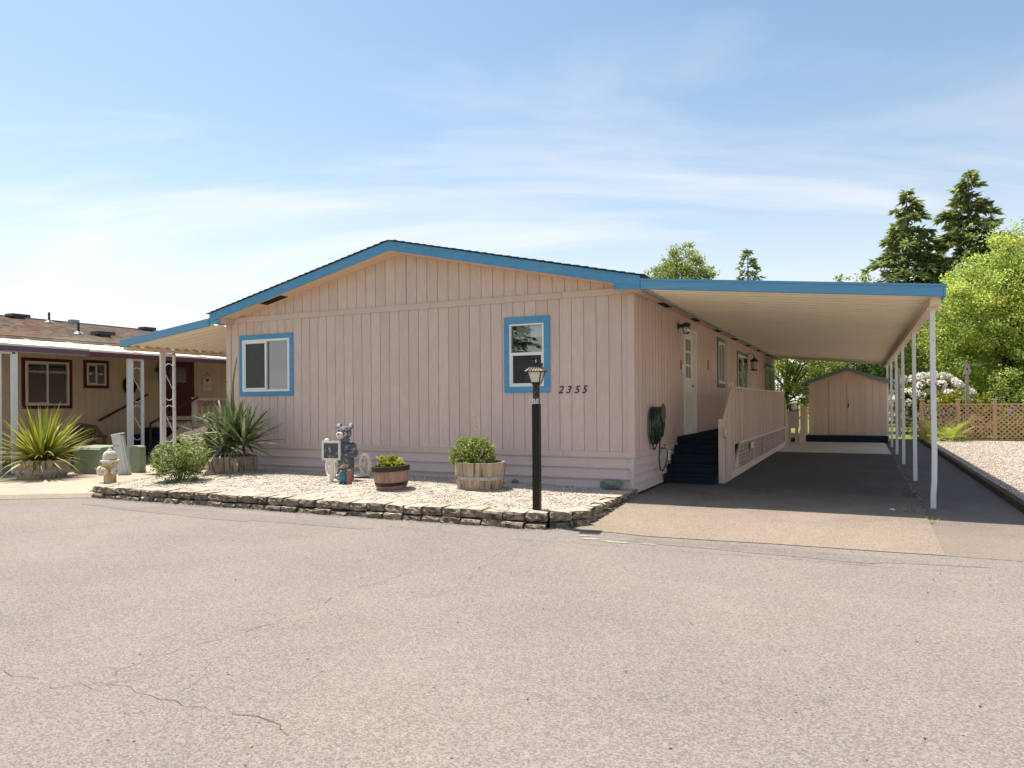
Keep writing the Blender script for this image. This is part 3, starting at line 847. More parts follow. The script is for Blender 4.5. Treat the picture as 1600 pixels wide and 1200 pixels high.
sc_ = thing('power_inlet', 'small round capped inlet on side wall above the belt board', 'inlet', (0, 2.5, .90))
MB().lathe([(.05, 0), (.05, .02), (.03, .025), (.03, .05)], 14, (0.0005, 0, 0), 'x').build('cap', trim, sc_)
oc = thing('outdoor_outlet', 'white outdoor power outlet low on the side wall near black steps', 'outlet', (0.007, 2.1, .44))
MB().box(.0, .04, -.055, .055, -.09, .09).build('cover', white, oc, bevel=.008)
for s_ in (-.035, .035): MB().box(.0405, .044, -.015, .015, s_-.012, s_+.012).build('socket', black, oc)
fc = thing('garden_tap', 'brass garden tap low on the side wall behind the hose', 'tap', (0.023, 1.52, .60))
br = M('old_brass', (.30, .24, .14), .45, metal=.6)
MB().tube([(0, 0, 0), (.08, 0, 0), (.11, 0, -.03), (.115, 0, -.07)], .013).build('spout', br, fc, smooth=True)
MB().tube([(.07, 0, 0), (.07, 0, .05)], .009).build('stem', br, fc); MB().lathe([(.03, .05), (.03, .062)], 10, (.07, 0, 0)).build('wheel_handle', M('tap_green', (.05, .12, .09), .5), fc)

# hose coil on its hanger
hh = thing('hose_hanger', 'brown oval hose hanger on the side wall with green coil', 'hanger', (0.0005, 1.0, 1.2))
brn = M('brown_plastic', (.09, .065, .045), .5)
prf = [(0.145*math.cos(a), .16*math.sin(a)) for a in [k*math.pi/8 for k in range(16)]]
MB().prism(prf, 'x', .19, .21).build('front_plate', brn, hh, bevel=.006)
MB().prism([(x*.55, z*.6) for x, z in prf], 'x', 0, .19).build('drum', brn, hh)
for k in range(6):
    z = -.12 + k*.045; wd = .145*math.sqrt(max(0, 1-(z/.16)**2))*.8
    MB().box(.2105, .215, -wd, wd, z-.006, z+.006).build('rib', M('brown_rib', (.16, .12, .08), .6) if k == 0 else MATS['brown_rib'], hh)
ho = MB(); r_ = random.Random(2); pts = []
for lp in range(11):
    dz = r_.uniform(-.10, .02); wy = r_.uniform(.15, .22); cy = 1.0 + r_.uniform(-.05, .02); xo = .035 + .014*lp
    ztop = 1.30; zb = .68 + dz + .02*lp
    for k in range(14):
        a = math.pi/2 + 2*math.pi*k/14
        zz = (ztop+zb)/2 + (ztop-zb)/2*math.sin(a)
        pts.append((xo + .001*k, cy + wy*math.cos(a)*(1 if zz > zb+.1 else .8), zz))
pts += [(.17, .86, .95), (.16, .92, .70), (.12, 1.02, .45), (.10, 1.18, .27), (.10, 1.34, .23), (.11, 1.47, .31), (.13, 1.53, .44), (.139, 1.52, .54)]
ho.tube(pts, .011, 7)
hose = ho.build('garden_hose', M('green_hose', (.012, .05, .035), .35, var=.3, scale=5, spec=.5, col2=(.06, .12, .06), mask=(.55, .7), mscale=4), smooth=True)
tag(hose, 'dark green garden hose coiled on the side wall by the corner', 'hose')

# wall lanterns
def wall_light(loc):
    t = thing('barn_light', 'short black wall light with clear globe above the side door', 'lamp', loc)
    MB().lathe([(.06, 0), (.06, .02)], 16, (.0005, 0, 0), 'x').build('back_plate', black, t)
    MB().box(.02, .10, -.03, .03, -.03, .03).build('arm', black, t); MB().lathe([(.085, 0), (.085, .03), (.04, .06)], 16, (.16, 0, 0)).build('cap', black, t)
    MB().lathe([(.03, -.16), (.07, -.12), (.08, -.06), (.065, -.001)], 16, (.16, 0, 0)).build('globe', clearglass, t, smooth=True)
    MB().ball((.16, 0, -.06), .03).build('bulb', white, t, smooth=True)
clearglass = glass('clear_glass', refl=.12)
wall_light((0.0, 2.95, 2.80))
def hook_lantern(loc, label, s=1.0):
    t = thing('hook_lantern', label, 'lantern', loc)
    MB().lathe([(.05*s, 0), (.05*s, .02)], 14, (.0005, 0, 0), 'x').build('back_plate', black, t)
    MB().tube([(.01, 0, .04*s), (.03*s, 0, .14*s), (.09*s, 0, .19*s), (.16*s, 0, .17*s), (.19*s, 0, .10*s)], .008*s, 6).build('scroll_arm', black, t, smooth=True)
    MB().lathe([(.012*s, .10*s), (.03*s, .07*s), (.10*s, .0), (.105*s, -.012*s), (.08*s, -.02*s)], 8, (.19*s, 0, 0)).build('roof_cap', black, t)
    MB().lathe([(.07*s, -.02*s), (.07*s, -.2*s)], 8, (.19*s, 0, 0), cap=False).build('glass_shade', frostglass, t)
    MB().lathe([(.085*s, -.20*s), (.085*s, -.22*s), (.03*s, -.235*s)], 8, (.19*s, 0, 0)).build('base_ring', black, t)
    for k in range(4):
        a = math.pi/4 + k*math.pi/2
        MB().tube([(.19*s+.078*s*math.cos(a), .078*s*math.sin(a), -.015*s), (.19*s+.078*s*math.cos(a), .078*s*math.sin(a), -.205*s)], .006*s, 5).build('cage_bar', black, t)
    return t
frostglass = M('frosted_glass', (.70, .64, .56), .25, var=.08, scale=20)
hook_lantern((0.0, 11.9, 2.58), 'black hook-arm wall lantern beyond the middle side window', 1.25)

# ------------------------------------------------------------------ carport
cp = thing('carport', 'blue-edged cream metal carport roof on white posts over the driveway', 'carport', (0, 0, 0))
def cpz(x): return 3.045 - 0.0985*(x-.23)          # underside of the panels
MB().hexa([(.213, -.352, 3.0235), (3.985, -.352, 2.647), (3.985, -.30, 2.647), (.213, -.30, 3.0235), (.213, -.352, 3.1675), (3.985, -.352, 2.792), (3.985, -.30, 2.792), (.213, -.30, 3.1675)]).build('front_fascia', bluemetal, cp, bevel=.004)
MB().hexa([(.213, -.362, 3.1435), (3.985, -.362, 2.768), (3.985, -.353, 2.768), (.213, -.353, 3.1435), (.213, -.360, 3.1735), (3.985, -.360, 2.798), (3.985, -.353, 2.798), (.213, -.353, 3.1735)]).build('fascia_lip', bluemetal, cp)
MB().hexa([(3.9855, -.356, 2.645), (4.01, -.356, 2.643), (4.01, 19.0, 2.643), (3.9855, 19.0, 2.645), (3.9855, -.356, 2.797), (4.01, -.356, 2.795), (4.01, 19.0, 2.795), (3.9855, 19.0, 2.797)]).build('side_fascia', bluemetal, cp)
# ribbed roof pans, each its own panel
mw = 0.30; k = 0; y = -.295
pan = MB()
pr = [(0, 0), (.008, .022), (.034, .022), (.042, 0), (.10, 0), (.106, -.012), (.118, -.012), (.124, 0), (.20, 0), (.206, -.012), (.218, -.012), (.224, 0), (.30, 0)]
for (u, h) in pr:
    for x in (.29, 3.984):
        pan.v.append((x, u, cpz(x)+h))
for (u, h) in pr:
    for x in (.29, 3.984):
        pan.v.append((x, u, cpz(x)+h+.004))
n_ = len(pr)
for i in range(n_-1):
    pan.f.append((2*i, 2*i+1, 2*i+3, 2*i+2)); b_ = 2*n_
    pan.f.append((b_+2*i, b_+2*i+2, b_+2*i+3, b_+2*i+1))
pme = pan.mesh('roof_panel', panelm)
while y + .3 < 19.0:
    link('roof_panel', pme, cp, (0, y, 0)); y += .3
MB().box(3.86, 3.975, -.15, 18.9, 2.575, cpz(3.975)-.003).build('beam', beamm, cp, bevel=.004)
MB().box(3.62, 3.70, -.29, 18.9, 2.645, 2.69).build('beam_shadow_lip', M('dark_channel', (.16, .12, .09), .7), cp) if False else None
posts = [0.20, 3.72, 7.3, 10.4, 13.6, 16.8]
for i, py_ in enumerate(posts):
    mb = MB(); x = 3.918; s = .031
    lev = [(-.06, -.012), (.15, -.012), (.35, .0), (.75, .004), (.95, 0.0), (1.4, -.004), (2.574, -.012)] if i == 0 else [(-.02, 0), (2.574, -.012)]
    for z, o in lev:
        mb.v += [(x+o-s, py_-s, z), (x+o+s, py_-s, z), (x+o+s, py_+s, z), (x+o-s, py_+s, z)]
    for j in range(len(lev)-1):
        for q in range(4):
            mb.f.append((4*j+q, 4*j+(q+1) % 4, 4*j+4+(q+1) % 4, 4*j+4+q))
    mb.f += [(3, 2, 1, 0), tuple(range(len(mb.v)-4, len(mb.v)))]
    po = mb.build('post', whitepost, cp, bevel=.006)
    MB().box(x-.075, x+.075, py_-.06, py_+.06, 2.545, 2.572).build('post_cap', beamm, po)

# ------------------------------------------------------------------ awning on the left side
aw = thing('porch_awning', 'blue-edged cream corrugated awning along the left wall of the pink home', 'awning', (0, 0, 0))
AX0, AX1 = -11.22, -8.537
def awz(x): return 2.665 + (x-AX0)*(2.995-2.665)/(AX1-AX0)
MB().hexa([(AX0, -.352, 2.63), (AX1, -.352, 2.955), (AX1, -.31, 2.955), (AX0, -.31, 2.63), (AX0, -.352, 2.785), (AX1, -.352, 3.105), (AX1, -.31, 3.105), (AX0, -.31, 2.785)]).build('front_fascia', bluemetal, aw, bevel=.003)
apan = MB(); nw = 9
for j in range(nw):
    u = .25*j/(nw-1); h = .024*math.cos(2*math.pi*j/(nw-1)*1.0)
    for x in (AX0+.0, AX1): apan.v.append((x, u, awz(x)+h))
for j in range(nw):
    u = .25*j/(nw-1); h = .024*math.cos(2*math.pi*j/(nw-1)*1.0)
    for x in (AX0+.0, AX1): apan.v.append((x, u, awz(x)+h+.004))
for j in range(nw-1):
    apan.f.append((2*j, 2*j+1, 2*j+3, 2*j+2)); b_ = 2*nw
    apan.f.append((b_+2*j, b_+2*j+2, b_+2*j+3, b_+2*j+1))
ame = apan.mesh('roof_panel', panelm, True)
for j in range(44): link('roof_panel', ame, aw, (0, -.309+.25*j, 0))
MB().box(AX0+.05, AX0+.15, -.3, 10.6, 2.575, awz(AX0+.05)-.026).build('beam', beamm, aw)
def scroll_post(parent, x, y, z1, gap=.21, w=.05, wide=.09, z0=-.05, scrolls=True):
    """pair of white uprights in the Y direction with S-scrolls of flat bar between"""
    p = MB().box(x-w/2, x+w/2, y-wide/2, y+wide/2, z0, z1).build('post', whitepost, parent, bevel=.004)
    MB().box(x-w/2, x+w/2, y+gap-.025, y+gap+.025, z0, z1).build('thin_post', whitepost, parent, bevel=.004)
    y0, y1 = y+wide/2, y+gap-.025; r = (y1-y0)/2; cy = (y0+y1)/2
    z = z1-.35 if scrolls else z0; flip = 1
    if not scrolls: MB().box(x-w/2, x+w/2, y+gap-.09, y+gap-.0255, z0, z1).build('thin_post', whitepost, parent)
    while z > z0+.75:
        pts = []
        for k in range(9): a = math.pi*k/8; pts.append((x, cy-flip*r*math.cos(a), z+r*math.sin(a)))
        pts2 = [(x, cy - flip*r*math.cos(math.pi*k/8), z-.62-r*math.sin(math.pi*k/8)) for k in range(9)]
        # one loop: over the top, diagonal to the bottom, round and back up
        path = [(x, cy+flip*r, z-.05)] + pts[::-1] + [(x, cy-flip*r, z-.1)] + [(x, cy+flip*r*.98, z-.5)] + [(x, cy+flip*r, z-.62)] + pts2[::-1] + [(x, cy-flip*r, z-.52)]
        MB().tube(path, .009, 5).build('scroll', whitepost, parent, smooth=True)
        z -= .95
    MB().box(x-w/2, x+w/2, y0, y1, z1-.05, z1-.01).build('top_bar', whitepost, parent)
scroll_post(aw, -11.12, 0.62, 2.573, gap=.30, w=.06, wide=.12)
# ------------------------------------------------------------------ side steps and deck
ed = thing('entry_deck', 'pink slatted side deck with dark carpeted steps under the carport', 'deck', (0, 0, 0))
DX = 0.90
for i in range(5):
    y0 = 1.72 + .265*i; z1 = .148*(i+1)
    yb = 3.05 if i == 4 else y0 + .30
    MB().box(.03, DX, y0, yb, z1-.148 if i == 0 else z1-.15, z1 - .0).build('step', carpet, ed, bevel=.012)
    MB().box(.03, DX, y0-.022, y0+.05, z1-.03, z1+.003).build('step_nosing', carpet, ed, bevel=.008)
MB().box(.03, DX, 3.052, 13.0, .66, .742).build('deck_floor', carpet, ed)
MB().box(.03, DX-.04, 3.2, 12.9, 0.0, .655).build('deck_base', darkvoid, ed)
def round_post(name, x, y, z0, z1, w=.09, d=.09, parent=ed, m=deckwood):
    n = 7; pr = [(y-d/2, z0), (y+d/2, z0)] + [(y + d/2*math.cos(math.pi*k/n), z1-.045+.045*math.sin(math.pi*k/n)) for k in range(n+1)]
    return MB().prism(pr, 'x', x-w/2, x+w/2).build(name, m, parent)
round_post('post', .95, 1.98, -.01, 1.09)
round_post('post', .945, 3.02, .0, 1.74)
for y in (6.2, 9.4, 12.72): round_post('post', .93, y, .0, 1.66, w=.07)
MB().box(.90, 1.01, 3.08, 12.78, 1.622, 1.655).build('top_rail', deckwood, ed, bevel=.004)
MB().bar((.965, 2.02, .99), (.965, 3.03, 1.63), .035, .10).build('stair_rail', deckwood, ed, bevel=.004)
MB().tube([(1.0, 1.95, .93), (1.02, 1.90, .90), (1.01, 1.93, .80), (1.0, 1.99, .78)], .03, 7).build('rail_scroll', deckwood, ed, smooth=True)
y = 3.12; k = 0
bal = MB().box(0, .018, 0, .09, 0, 1.03)
bme = bal.mesh('baluster', deckwood)
while y < 12.7:
    link('baluster', bme, ed, (.972 + random.uniform(-.002, .002), y, .592), None, (1, 1, 1)); y += .19; k += 1
for i in range(8):
    y = 2.08 + .125*i
    zt = 1.0 + (y-2.02)*.634
    MB().prism([(y, .0), (y+.08, .0), (y+.08, zt-.02), (y+.06, zt+.03), (y+.02, zt+.03), (y, zt-.03)], 'x', .985, 1.005).build('stair_baluster', deckwood, ed)
# lattice skirt below the deck edge
MB().bar((1.0, 3.6, .60), (1.0, 12.75, .575), .03, .05).build('lattice_rail', deckwood, ed)
MB().bar((1.005, 2.62, .075), (1.005, 12.75, .075), .03, .13).build('kick_board', deckwood, ed)
MB().bar((1.01, 2.75, .13), (1.01, 3.62, .58), .025, .05).build('lattice_slope_board', deckwood, ed)
for y in (5.0, 5.45, 7.3, 9.6, 12.65): MB().box(.99, 1.02, y, y+.07, .142, .575).build('lattice_stile', deckwood, ed)
MB().box(.995, 1.03, 5.0, 5.5, .40, .52).build('patch_board', deckwood, ed)
lm = MB()
def lattice(mb, x, y0, y1, z0f, z1, step=.075, w=.03, d=1):
    z0 = z0f; n = int((y1-y0+(z1-z0))/step)+1
    for i in range(n):
        c = y0 + i*step - (z1-z0) if d > 0 else y0 + i*step
        p = (c, z0); q = (c + (z1-z0), z1)
        if d < 0: p = (c, z0); q = (c-(z1-z0), z1)
        # clip to y0..y1
        def clip(p, q):
            (a, b), (c_, e) = p, q
            out_ = []
            for (u, v) in (p, q):
                if u < y0: v = b + (e-b)*(y0-a)/(c_-a); u = y0
                elif u > y1: v = b + (e-b)*(y1-a)/(c_-a); u = y1
                out_.append((u, v))
            return out_
        if max(p[0], q[0]) <= y0 or min(p[0], q[0]) >= y1: continue
        p, q = clip(p, q)
        if abs(p[0]-q[0]) < .02: continue
        mb.bar((x, p[0], p[1]), (x, q[0], q[1]), w, .008, up=(1, 0, 0))
MB().prism([(2.72, .14), (3.64, .14), (3.64, .57)], 'x', .972, .984).build('gusset_board', deckwood, ed)
lattice(lm, .985, 3.65, 12.7, .14, .575, .15, .024, 1)
lattice(lm, .978, 3.65, 12.7, .14, .575, .15, .024, -1)
lo = lm.build('lattice_slats', deckwood, ed); lo['kind'] = 'stuff'

# screen fence and meter pedestal at the end of the deck
f1 = thing('screen_fence', 'short pink board fence between the deck end and the shed', 'fence', (0, 0, 0))
for i in range(4): MB().box(.98+.012*i, 1.0+.012*i, 12.95+.15*i, 13.09+.15*i, .0, 1.45-.17*i).build('fence_board', deckwood, f1)
f2 = thing('screen_fence', 'low pink board fence joining the left side of the shed', 'fence', (0, 0, 0))
for i in range(3): MB().box(1.32+.04*i, 1.35+.04*i, 14.9+.5*i, 15.38+.5*i, .0, 1.18).build('fence_board', shedm, f2)
MB().box(1.30, 1.46, 14.86, 14.895, 0, 1.22).build('fence_post', shedm, f2)
mt = thing('meter_pedestal', 'electric meter with round glass dial on a pink post frame', 'meter', (1.13, 14.35, 0))
MB().box(-.17, .17, -.06, .06, .50, 1.05).build('panel', deckwood, mt, bevel=.01)
MB().box(-.17, -.08, -.05, .05, 0, .4995).build('leg', deckwood, mt); MB().box(.05, .14, -.05, .05, 0, .4995).build('leg', deckwood, mt)
MB().box(-.15, .15, -.055, .05, 1.0505, 1.30).build('meter_box', M('meter_grey', (.30, .25, .21), .6), mt, bevel=.015)
MB().lathe([(.125, -.12), (.125, -.056)], 20, (.03, 0, 1.18), 'y').build('dial_ring', M('dial_ring', (.10, .08, .07), .4), mt)
MB().lathe([(.06, -.155), (.10, -.15), (.11, -.1205)], 20, (.03, 0, 1.18), 'y').build('dial', M('dial_white', (.75, .73, .70), .2), mt, smooth=True)
MB().hexa([(.16, -.08, 0), (.30, -.08, 0), (.30, -.02, 0), (.16, -.02, 0), (.19, -.08, .45), (.22, -.08, .45), (.22, -.02, .45), (.19, -.02, .45)]).build('leaning_board', M('pale_board', (.6, .56, .48), .7), mt)

# ------------------------------------------------------------------ shed
shed = thing('garden_shed', 'tan board-sided shed with double doors at the end of the carport', 'shed', (0, 0, 0))
SY = 16.4; SX0, SX1 = 1.47, 3.88; SC = 2.68
def shz(x): return 2.50 - 0.36*abs(x-SC)
sw = MB().prism([(SX0+.02, .15), (SX1-.02, .15), (SX1-.02, shz(SX1)-.06), (SC, shz(SC)-.06), (SX0+.02, shz(SX0)-.06)], 'y', SY+.013, SY+2.6)
swall = sw.build('wall', shedm, shed)
boards(swall, SX0, 2.10, .20, 2.08, [], shedm, pitch=.213, wall=SY)
boards(swall, 3.245, SX1, .20, 2.08, [], shedm, pitch=.213, wall=SY)
boards(swall, SX0, SX1, 2.12, 0, [], shedm, top=lambda x: shz(x)-.055, off=SC, pitch=.213, wall=SY)
MB().box(SX0, SX1, SY-.008, SY+.012, 2.083, 2.117).build('band_board', shedm, swall)
for (a, b) in ((2.112, 2.665), (2.677, 3.233)):
    d_ = MB().box(a, b, SY-.002, SY+.0125, .21, 2.075).build('door', shedm, shed)
    for q in range(3):
        u = a + (b-a)*q/3
        MB().box(u+.003, a+(b-a)*(q+1)/3-.003, SY-.016, SY-.0025, .212, 2.073).build('door_board', shedm, d_)
    if a > 2.5:
        MB().box(a+.03, a+.06, SY-.045, SY-.0165, 1.14, 1.28).build('handle', black, d_); MB().lathe([(.018, -.03), (.018, -.0165)], 10, (a+.05, SY, 1.36), 'y').build('lock', black, d_)
for sg in (-1, 1):
    xe = SC + sg*1.46
    pl = [(SC, shz(SC)-.05), (SC, shz(SC)+.02), (xe, shz(xe)+.02), (xe, shz(xe)-.05)]
    if sg > 0: pl = pl[::-1]
    MB().prism(pl, 'y', SY-.10, SY+2.7).build('roof', greytrim, shed)
    pl = [(SC, shz(SC)-.10), (SC, shz(SC)+.012), (xe, shz(xe)+.012), (xe, shz(xe)-.10)]
    if sg > 0: pl = pl[::-1]
    MB().prism(pl, 'y', SY-.13, SY-.101).build('fascia', greytrim, shed)
sp = thing('shed_platform', 'low black carpeted platform in front of the shed doors', 'platform', (0, 0, 0))
MB().box(1.40, 3.88, 15.35, SY-.02, .017, .17).build('base', carpet, sp, bevel=.01); MB().box(1.38, 3.9, 15.33, SY-.02, .1705, .195).build('top_board', carpet, sp, bevel=.01)

# ------------------------------------------------------------------ lattice fence
lf = thing('lattice_fence', 'cedar lattice garden fence with capped posts behind the gravel yard', 'fence', (0, 0, 0))
FY = 16.95
fx = [4.92, 5.96, 6.96, 8.9, 10.9]
for i, x in enumerate(fx):
    p = MB().box(x-.05, x+.05, FY-.05, FY+.05, -.05, 1.36).build('post', cedar, lf, bevel=.006)
    MB().box(x-.075, x+.075, FY-.075, FY+.075, 1.3605, 1.40).build('post_cap', M('post_cap_grey', (.42, .36, .30), .7) if i == 0 else MATS['post_cap_grey'], p, bevel=.012)
for a, b in zip(fx[:-1], fx[1:]):
    MB().box(a+.051, b-.051, FY-.03, FY+.03, 1.20, 1.25).build('top_rail', cedar, lf); MB().box(a+.051, b-.051, FY-.03, FY+.03, .06, .10).build('bottom_rail', cedar, lf)
    st = .15; z0, z1 = .10, 1.20
    for d in (1, -1):
        i = 0; c = a+.05-(z1-z0) if d > 0 else a+.05
        while c < b-.05 + (0 if d > 0 else (z1-z0)):
            p = [c, z0]; q = [c+d*(z1-z0), z1]
            pts = []
            for (u, v) in (p, q):
                uu = min(max(u, a+.052), b-.052)
                pts.append((uu, z0 + (uu-c)*d))
            c += st
            if abs(pts[0][0]-pts[1][0]) < .03: continue
            yy = FY + (.006 if d > 0 else -.006)
            MB().bar((pts[0][0], yy, pts[0][1]), (pts[1][0], yy, pts[1][1]), .029, .009, up=(0, 1, 0)).build('lattice_slat', cedar, lf)

# ------------------------------------------------------------------ neighbour's house on the left
NX = -17.0
nsid = M('tan_siding', (.66, .51, .36), .8, var=.05, scale=2.5, bump=.5, bscale=55, bstretch=(1, 1, .16), rnd=.03)
maroon = M('maroon_paint', (.105, .016, .022), .6, var=.1)
purple = M('purple_metal', (.15, .085, .14), .4, var=.1, rnd=.05)
nb = thing('neighbour_home', 'tan neighbouring mobile home with maroon window trim and mossy brown roof', 'house', (0, 0, 0))
NW1 = (.93, 2.29, 1.31, 2.69); NW2 = (2.62, 3.39, 1.89, 2.71)
op_n = [(q[0]+.09, q[1]-.09, q[2]+.09, q[3]-.09) for q in (NW1, NW2)]
nw_ = MB()
for (p, q, r_, s) in cells(-2.5, 16, .0, 3.1, op_n): nw_.box(NX-.09, NX-.0125, p, q, r_, s)
nwall = nw_.build('side_wall', nsid, nb)
boards(nwall, -2.4, 13.2, .60, 3.0, op_n, nsid, front=False, wall=NX, pitch=.2032, gap=.007)
MB().box(NX-7.5, NX-.0905, -2.5, -2.42, 0, 3.1).build('front_wall', nsid, nb); MB().box(NX-7.5, NX-7.42, -2.4, 16, 0, 3.1).build('far_wall', nsid, nb)
MB().box(NX-7.5, NX-.0905, 15.92, 16, 0, 3.1).build('rear_wall', nsid, nb)
MB().box(NX-7.4, NX-.1, -2.4, 15.9, .3, .32).build('floor', darkvoid, nb); MB().box(NX-7.4, NX-.1, -2.4, 15.9, 2.95, 2.97).build('ceiling', darkvoid, nb)
MB().box(NX-2.4, NX-2.3, -2.4, 15.9, .33, 2.9).build('inner_wall', MATS['inner_wall_paint'], nb)
for i in range(6):
    for z0, z1 in ((.0, .2), (.203, .4), (.403, .595)):
        MB().prism([(NX+.02, z0), (NX+.005, z1), (NX-.011, z1), (NX-.011, z0)][::-1], 'y', -2.5+3.08*i, .575+3.08*i).build('skirting_panel', nsid, nwall)
cream = M('cream_vinyl', (.72, .66, .55), .5, var=.03)
_w = white; white = cream
make_window(nb, (NX, 0, 0), R(90), *NW1, .09, maroon, 'slider', blind=False, screen=False, fr=.05)
make_window(nb, (NX, 0, 0), R(90), *NW2, .09, maroon, 'slider', blind=False, screen=False, fr=.04)
white = _w
# its front door, in maroon, with an oval light
nd = MB().box(NX-.011, NX+.03, 5.22, 6.30, .86, 2.86).build('door', maroon, nb)
MB().box(NX+.0305, NX+.04, 5.45, 6.08, 2.12, 2.62).build('door_light', M('dull_glass', (.07, .075, .065), .25, var=.4, scale=12, spec=.5), nd)
for z in (1.15, 1.62): MB().box(NX+.0305, NX+.038, 5.42, 6.1, z, z+.36).build('door_panel', maroon, nd, bevel=.004)
for (y0, y1, z0, z1) in ((5.10, 5.2195, .86, 2.96), (6.3005, 6.40, .86, 2.96), (5.2195, 6.3005, 2.8605, 2.96)): MB().box(NX-.011, NX+.035, y0, y1, z0, z1).build('door_casing', maroon, nd)
# roof: mossy shingle courses on the slope that faces us
def nmoss():
    m = bpy.data.materials.new('mossy_shingle'); m.use_nodes = True; t = m.node_tree; p = t.nodes['Principled BSDF']; p.inputs['Roughness'].default_value = .95
    co = N(t, 'ShaderNodeTexCoord'); 
    def nz(s, d=6):
        n = N(t, 'ShaderNodeTexNoise'); n.inputs['Scale'].default_value = s; n.inputs['Detail'].default_value = d; L(t, co.outputs['Object'], n.inputs['Vector']); return n.outputs['Fac']
    vo = N(t, 'ShaderNodeTexVoronoi'); vo.inputs['Scale'].default_value = 5; mp_ = N(t, 'ShaderNodeMapping'); mp_.inputs['Scale'].default_value = (1.5, 1, .1)
    L(t, co.outputs['Object'], mp_.inputs[0]); L(t, mp_.outputs[0], vo.inputs['Vector'])
    sepc = N(t, 'ShaderNodeSeparateColor'); L(t, vo.outputs['Color'], sepc.inputs[0])
    a = N(t, 'ShaderNodeMix', data_type='RGBA'); a.inputs['A'].default_value = (.30, .245, .20, 1); a.inputs['B'].default_value = (.54, .44, .36, 1); L(t, sepc.outputs[0], a.inputs['Factor'])
    r_ = N(t, 'ShaderNodeMapRange'); r_.inputs['From Min'].default_value = .52; r_.inputs['From Max'].default_value = .66
    L(t, mth(t, 'ADD', mth(t, 'MULTIPLY', nz(.7), .55), mth(t, 'MULTIPLY', nz(9), .45)), r_.inputs['Value'])
    b = N(t, 'ShaderNodeMix', data_type='RGBA'); b.inputs['B'].default_value = (.52, .25, .10, 1); L(t, r_.outputs[0], b.inputs['Factor']); L(t, a.outputs['Result'], b.inputs['A'])
    L(t, b.outputs['Result'], p.inputs['Base Color'])
    bp = N(t, 'ShaderNodeBump'); bp.inputs['Strength'].default_value = .8; bp.inputs['Distance'].default_value = .03; L(t, nz(14), bp.inputs['Height']); L(t, bp.outputs[0], p.inputs['Normal'])
    return m
moss = nmoss()
EX, EZ, GX, GZ = -14.7, 3.03, -20.6, 4.14
roof_d = MB().prism([(GX, GZ-.06), (EX, EZ-.06), (EX, EZ-.01), (GX, GZ-.01)], 'y', -2.8, 16.3).build('roof_deck', moss, nb)
nc = 38
for i in range(nc):
    t0 = i/nc; t1 = (i+1.2)/nc
    xa = EX + (GX-EX)*(1-t0) if False else GX + (EX-GX)*t0; xb = GX + (EX-GX)*min(t1, 1.006)
    za = GZ + (EZ-GZ)*t0; zb = GZ + (EZ-GZ)*min(t1, 1.006)
    MB().prism([(xa, za), (xb, zb+.008), (xb, zb+.024), (xa, za+.008)], 'y', -2.83, 16.33).build('shingle_course', moss, roof_d)
MB().prism([(GX, GZ-.06), (GX, GZ+.01), (GX-6, GZ-1.1), (GX-6, GZ-1.17)], 'y', -2.8, 16.3).build('rear_roof', moss, nb)
MB().box(GX-.15, GX+.15, -2.8, 16.3, GZ-.01, GZ+.03).build('ridge_cap', shingle, nb)
def rz_n(x): return EZ + (GZ-EZ)*(x-EX)/(GX-EX)
for (x, y, s) in ((-20.1, 2.6, 1.0), (-20.2, 7.1, .9), (-16.3, 2.75, .95), (-20.2, 4.4, .5)):
    v = MB().box(x-.2*s, x+.2*s, y-.26*s, y+.26*s, rz_n(x)+.06, rz_n(x)+.15).box(x-.12, x+.12, y-.15, y+.15, rz_n(x)-.02, rz_n(x)+.0595)
    v.build('roof_vent', black if s > .6 else greytrim, nb)
for (x, y) in ((-19.7, 3.3), (-16.4, 2.1)):
    pi = MB().tube([(x, y, rz_n(x)), (x, y, rz_n(x)+.34)], .035, 8).build('vent_pipe', black, nb); MB().lathe([(.14, 0), (.05, .08)], 10, (x, y, rz_n(x)+.02)).build('pipe_flashing', gutter, pi)
# its awning: white pans sloping out, purple edge
AXn = -13.2
nawn = thing('neighbour_awning', 'white metal awning with purple edge along the tan neighbouring home', 'awning', (0, 0, 0))
for i in range(12):
    y0 = -2.3 + 1.0*i
    wf = MB().hexa([(-14.9, y0, 2.985), (AXn, y0, 2.66), (AXn, y0+.99, 2.66), (-14.9, y0+.99, 2.985), (-14.9, y0, 3.0), (AXn, y0, 2.675), (AXn, y0+.99, 2.675), (-14.9, y0+.99, 3.0)])
    wf.build('roof_panel', cream if i % 2 else panelm, nawn)
    MB().hexa([(-14.9, y0+.95, 3.001), (AXn, y0+.95, 2.676), (AXn, y0+.99, 2.676), (-14.9, y0+.99, 3.001), (-14.9, y0+.955, 3.03), (AXn, y0+.955, 2.705), (AXn, y0+.985, 2.705), (-14.9, y0+.985, 3.03)]).build('panel_seam', cream, nawn)
MB().box(-17.0, -14.905, -2.3, 9.7, 2.96, 2.975).build('porch_ceiling', panelm, nawn)
for (y0, y1, dz, m_) in ((-2.3, .27, .02, purple), (.275, 9.7, 0, M('maroon_metal', (.13, .035, .05), .45, var=.1))):
    MB().box(AXn, AXn+.03, y0, y1, 2.545+dz, 2.655+dz).build('edge_fascia', m_, nawn); MB().box(AXn-.02, AXn+.045, y0, y1, 2.656+dz, 2.70+dz).build('edge_gutter', cream, nawn)
MB().box(AXn-.12, AXn-.03, -2.3, 9.7, 2.56, 2.65).build('beam', white, nawn)
scroll_post(nawn, AXn-.08, 1.38, 2.559, gap=.34, w=.07, wide=.14)
scroll_post(nawn, AXn-.08, -1.70, 2.559, gap=.40, w=.07, wide=.20, scrolls=False)

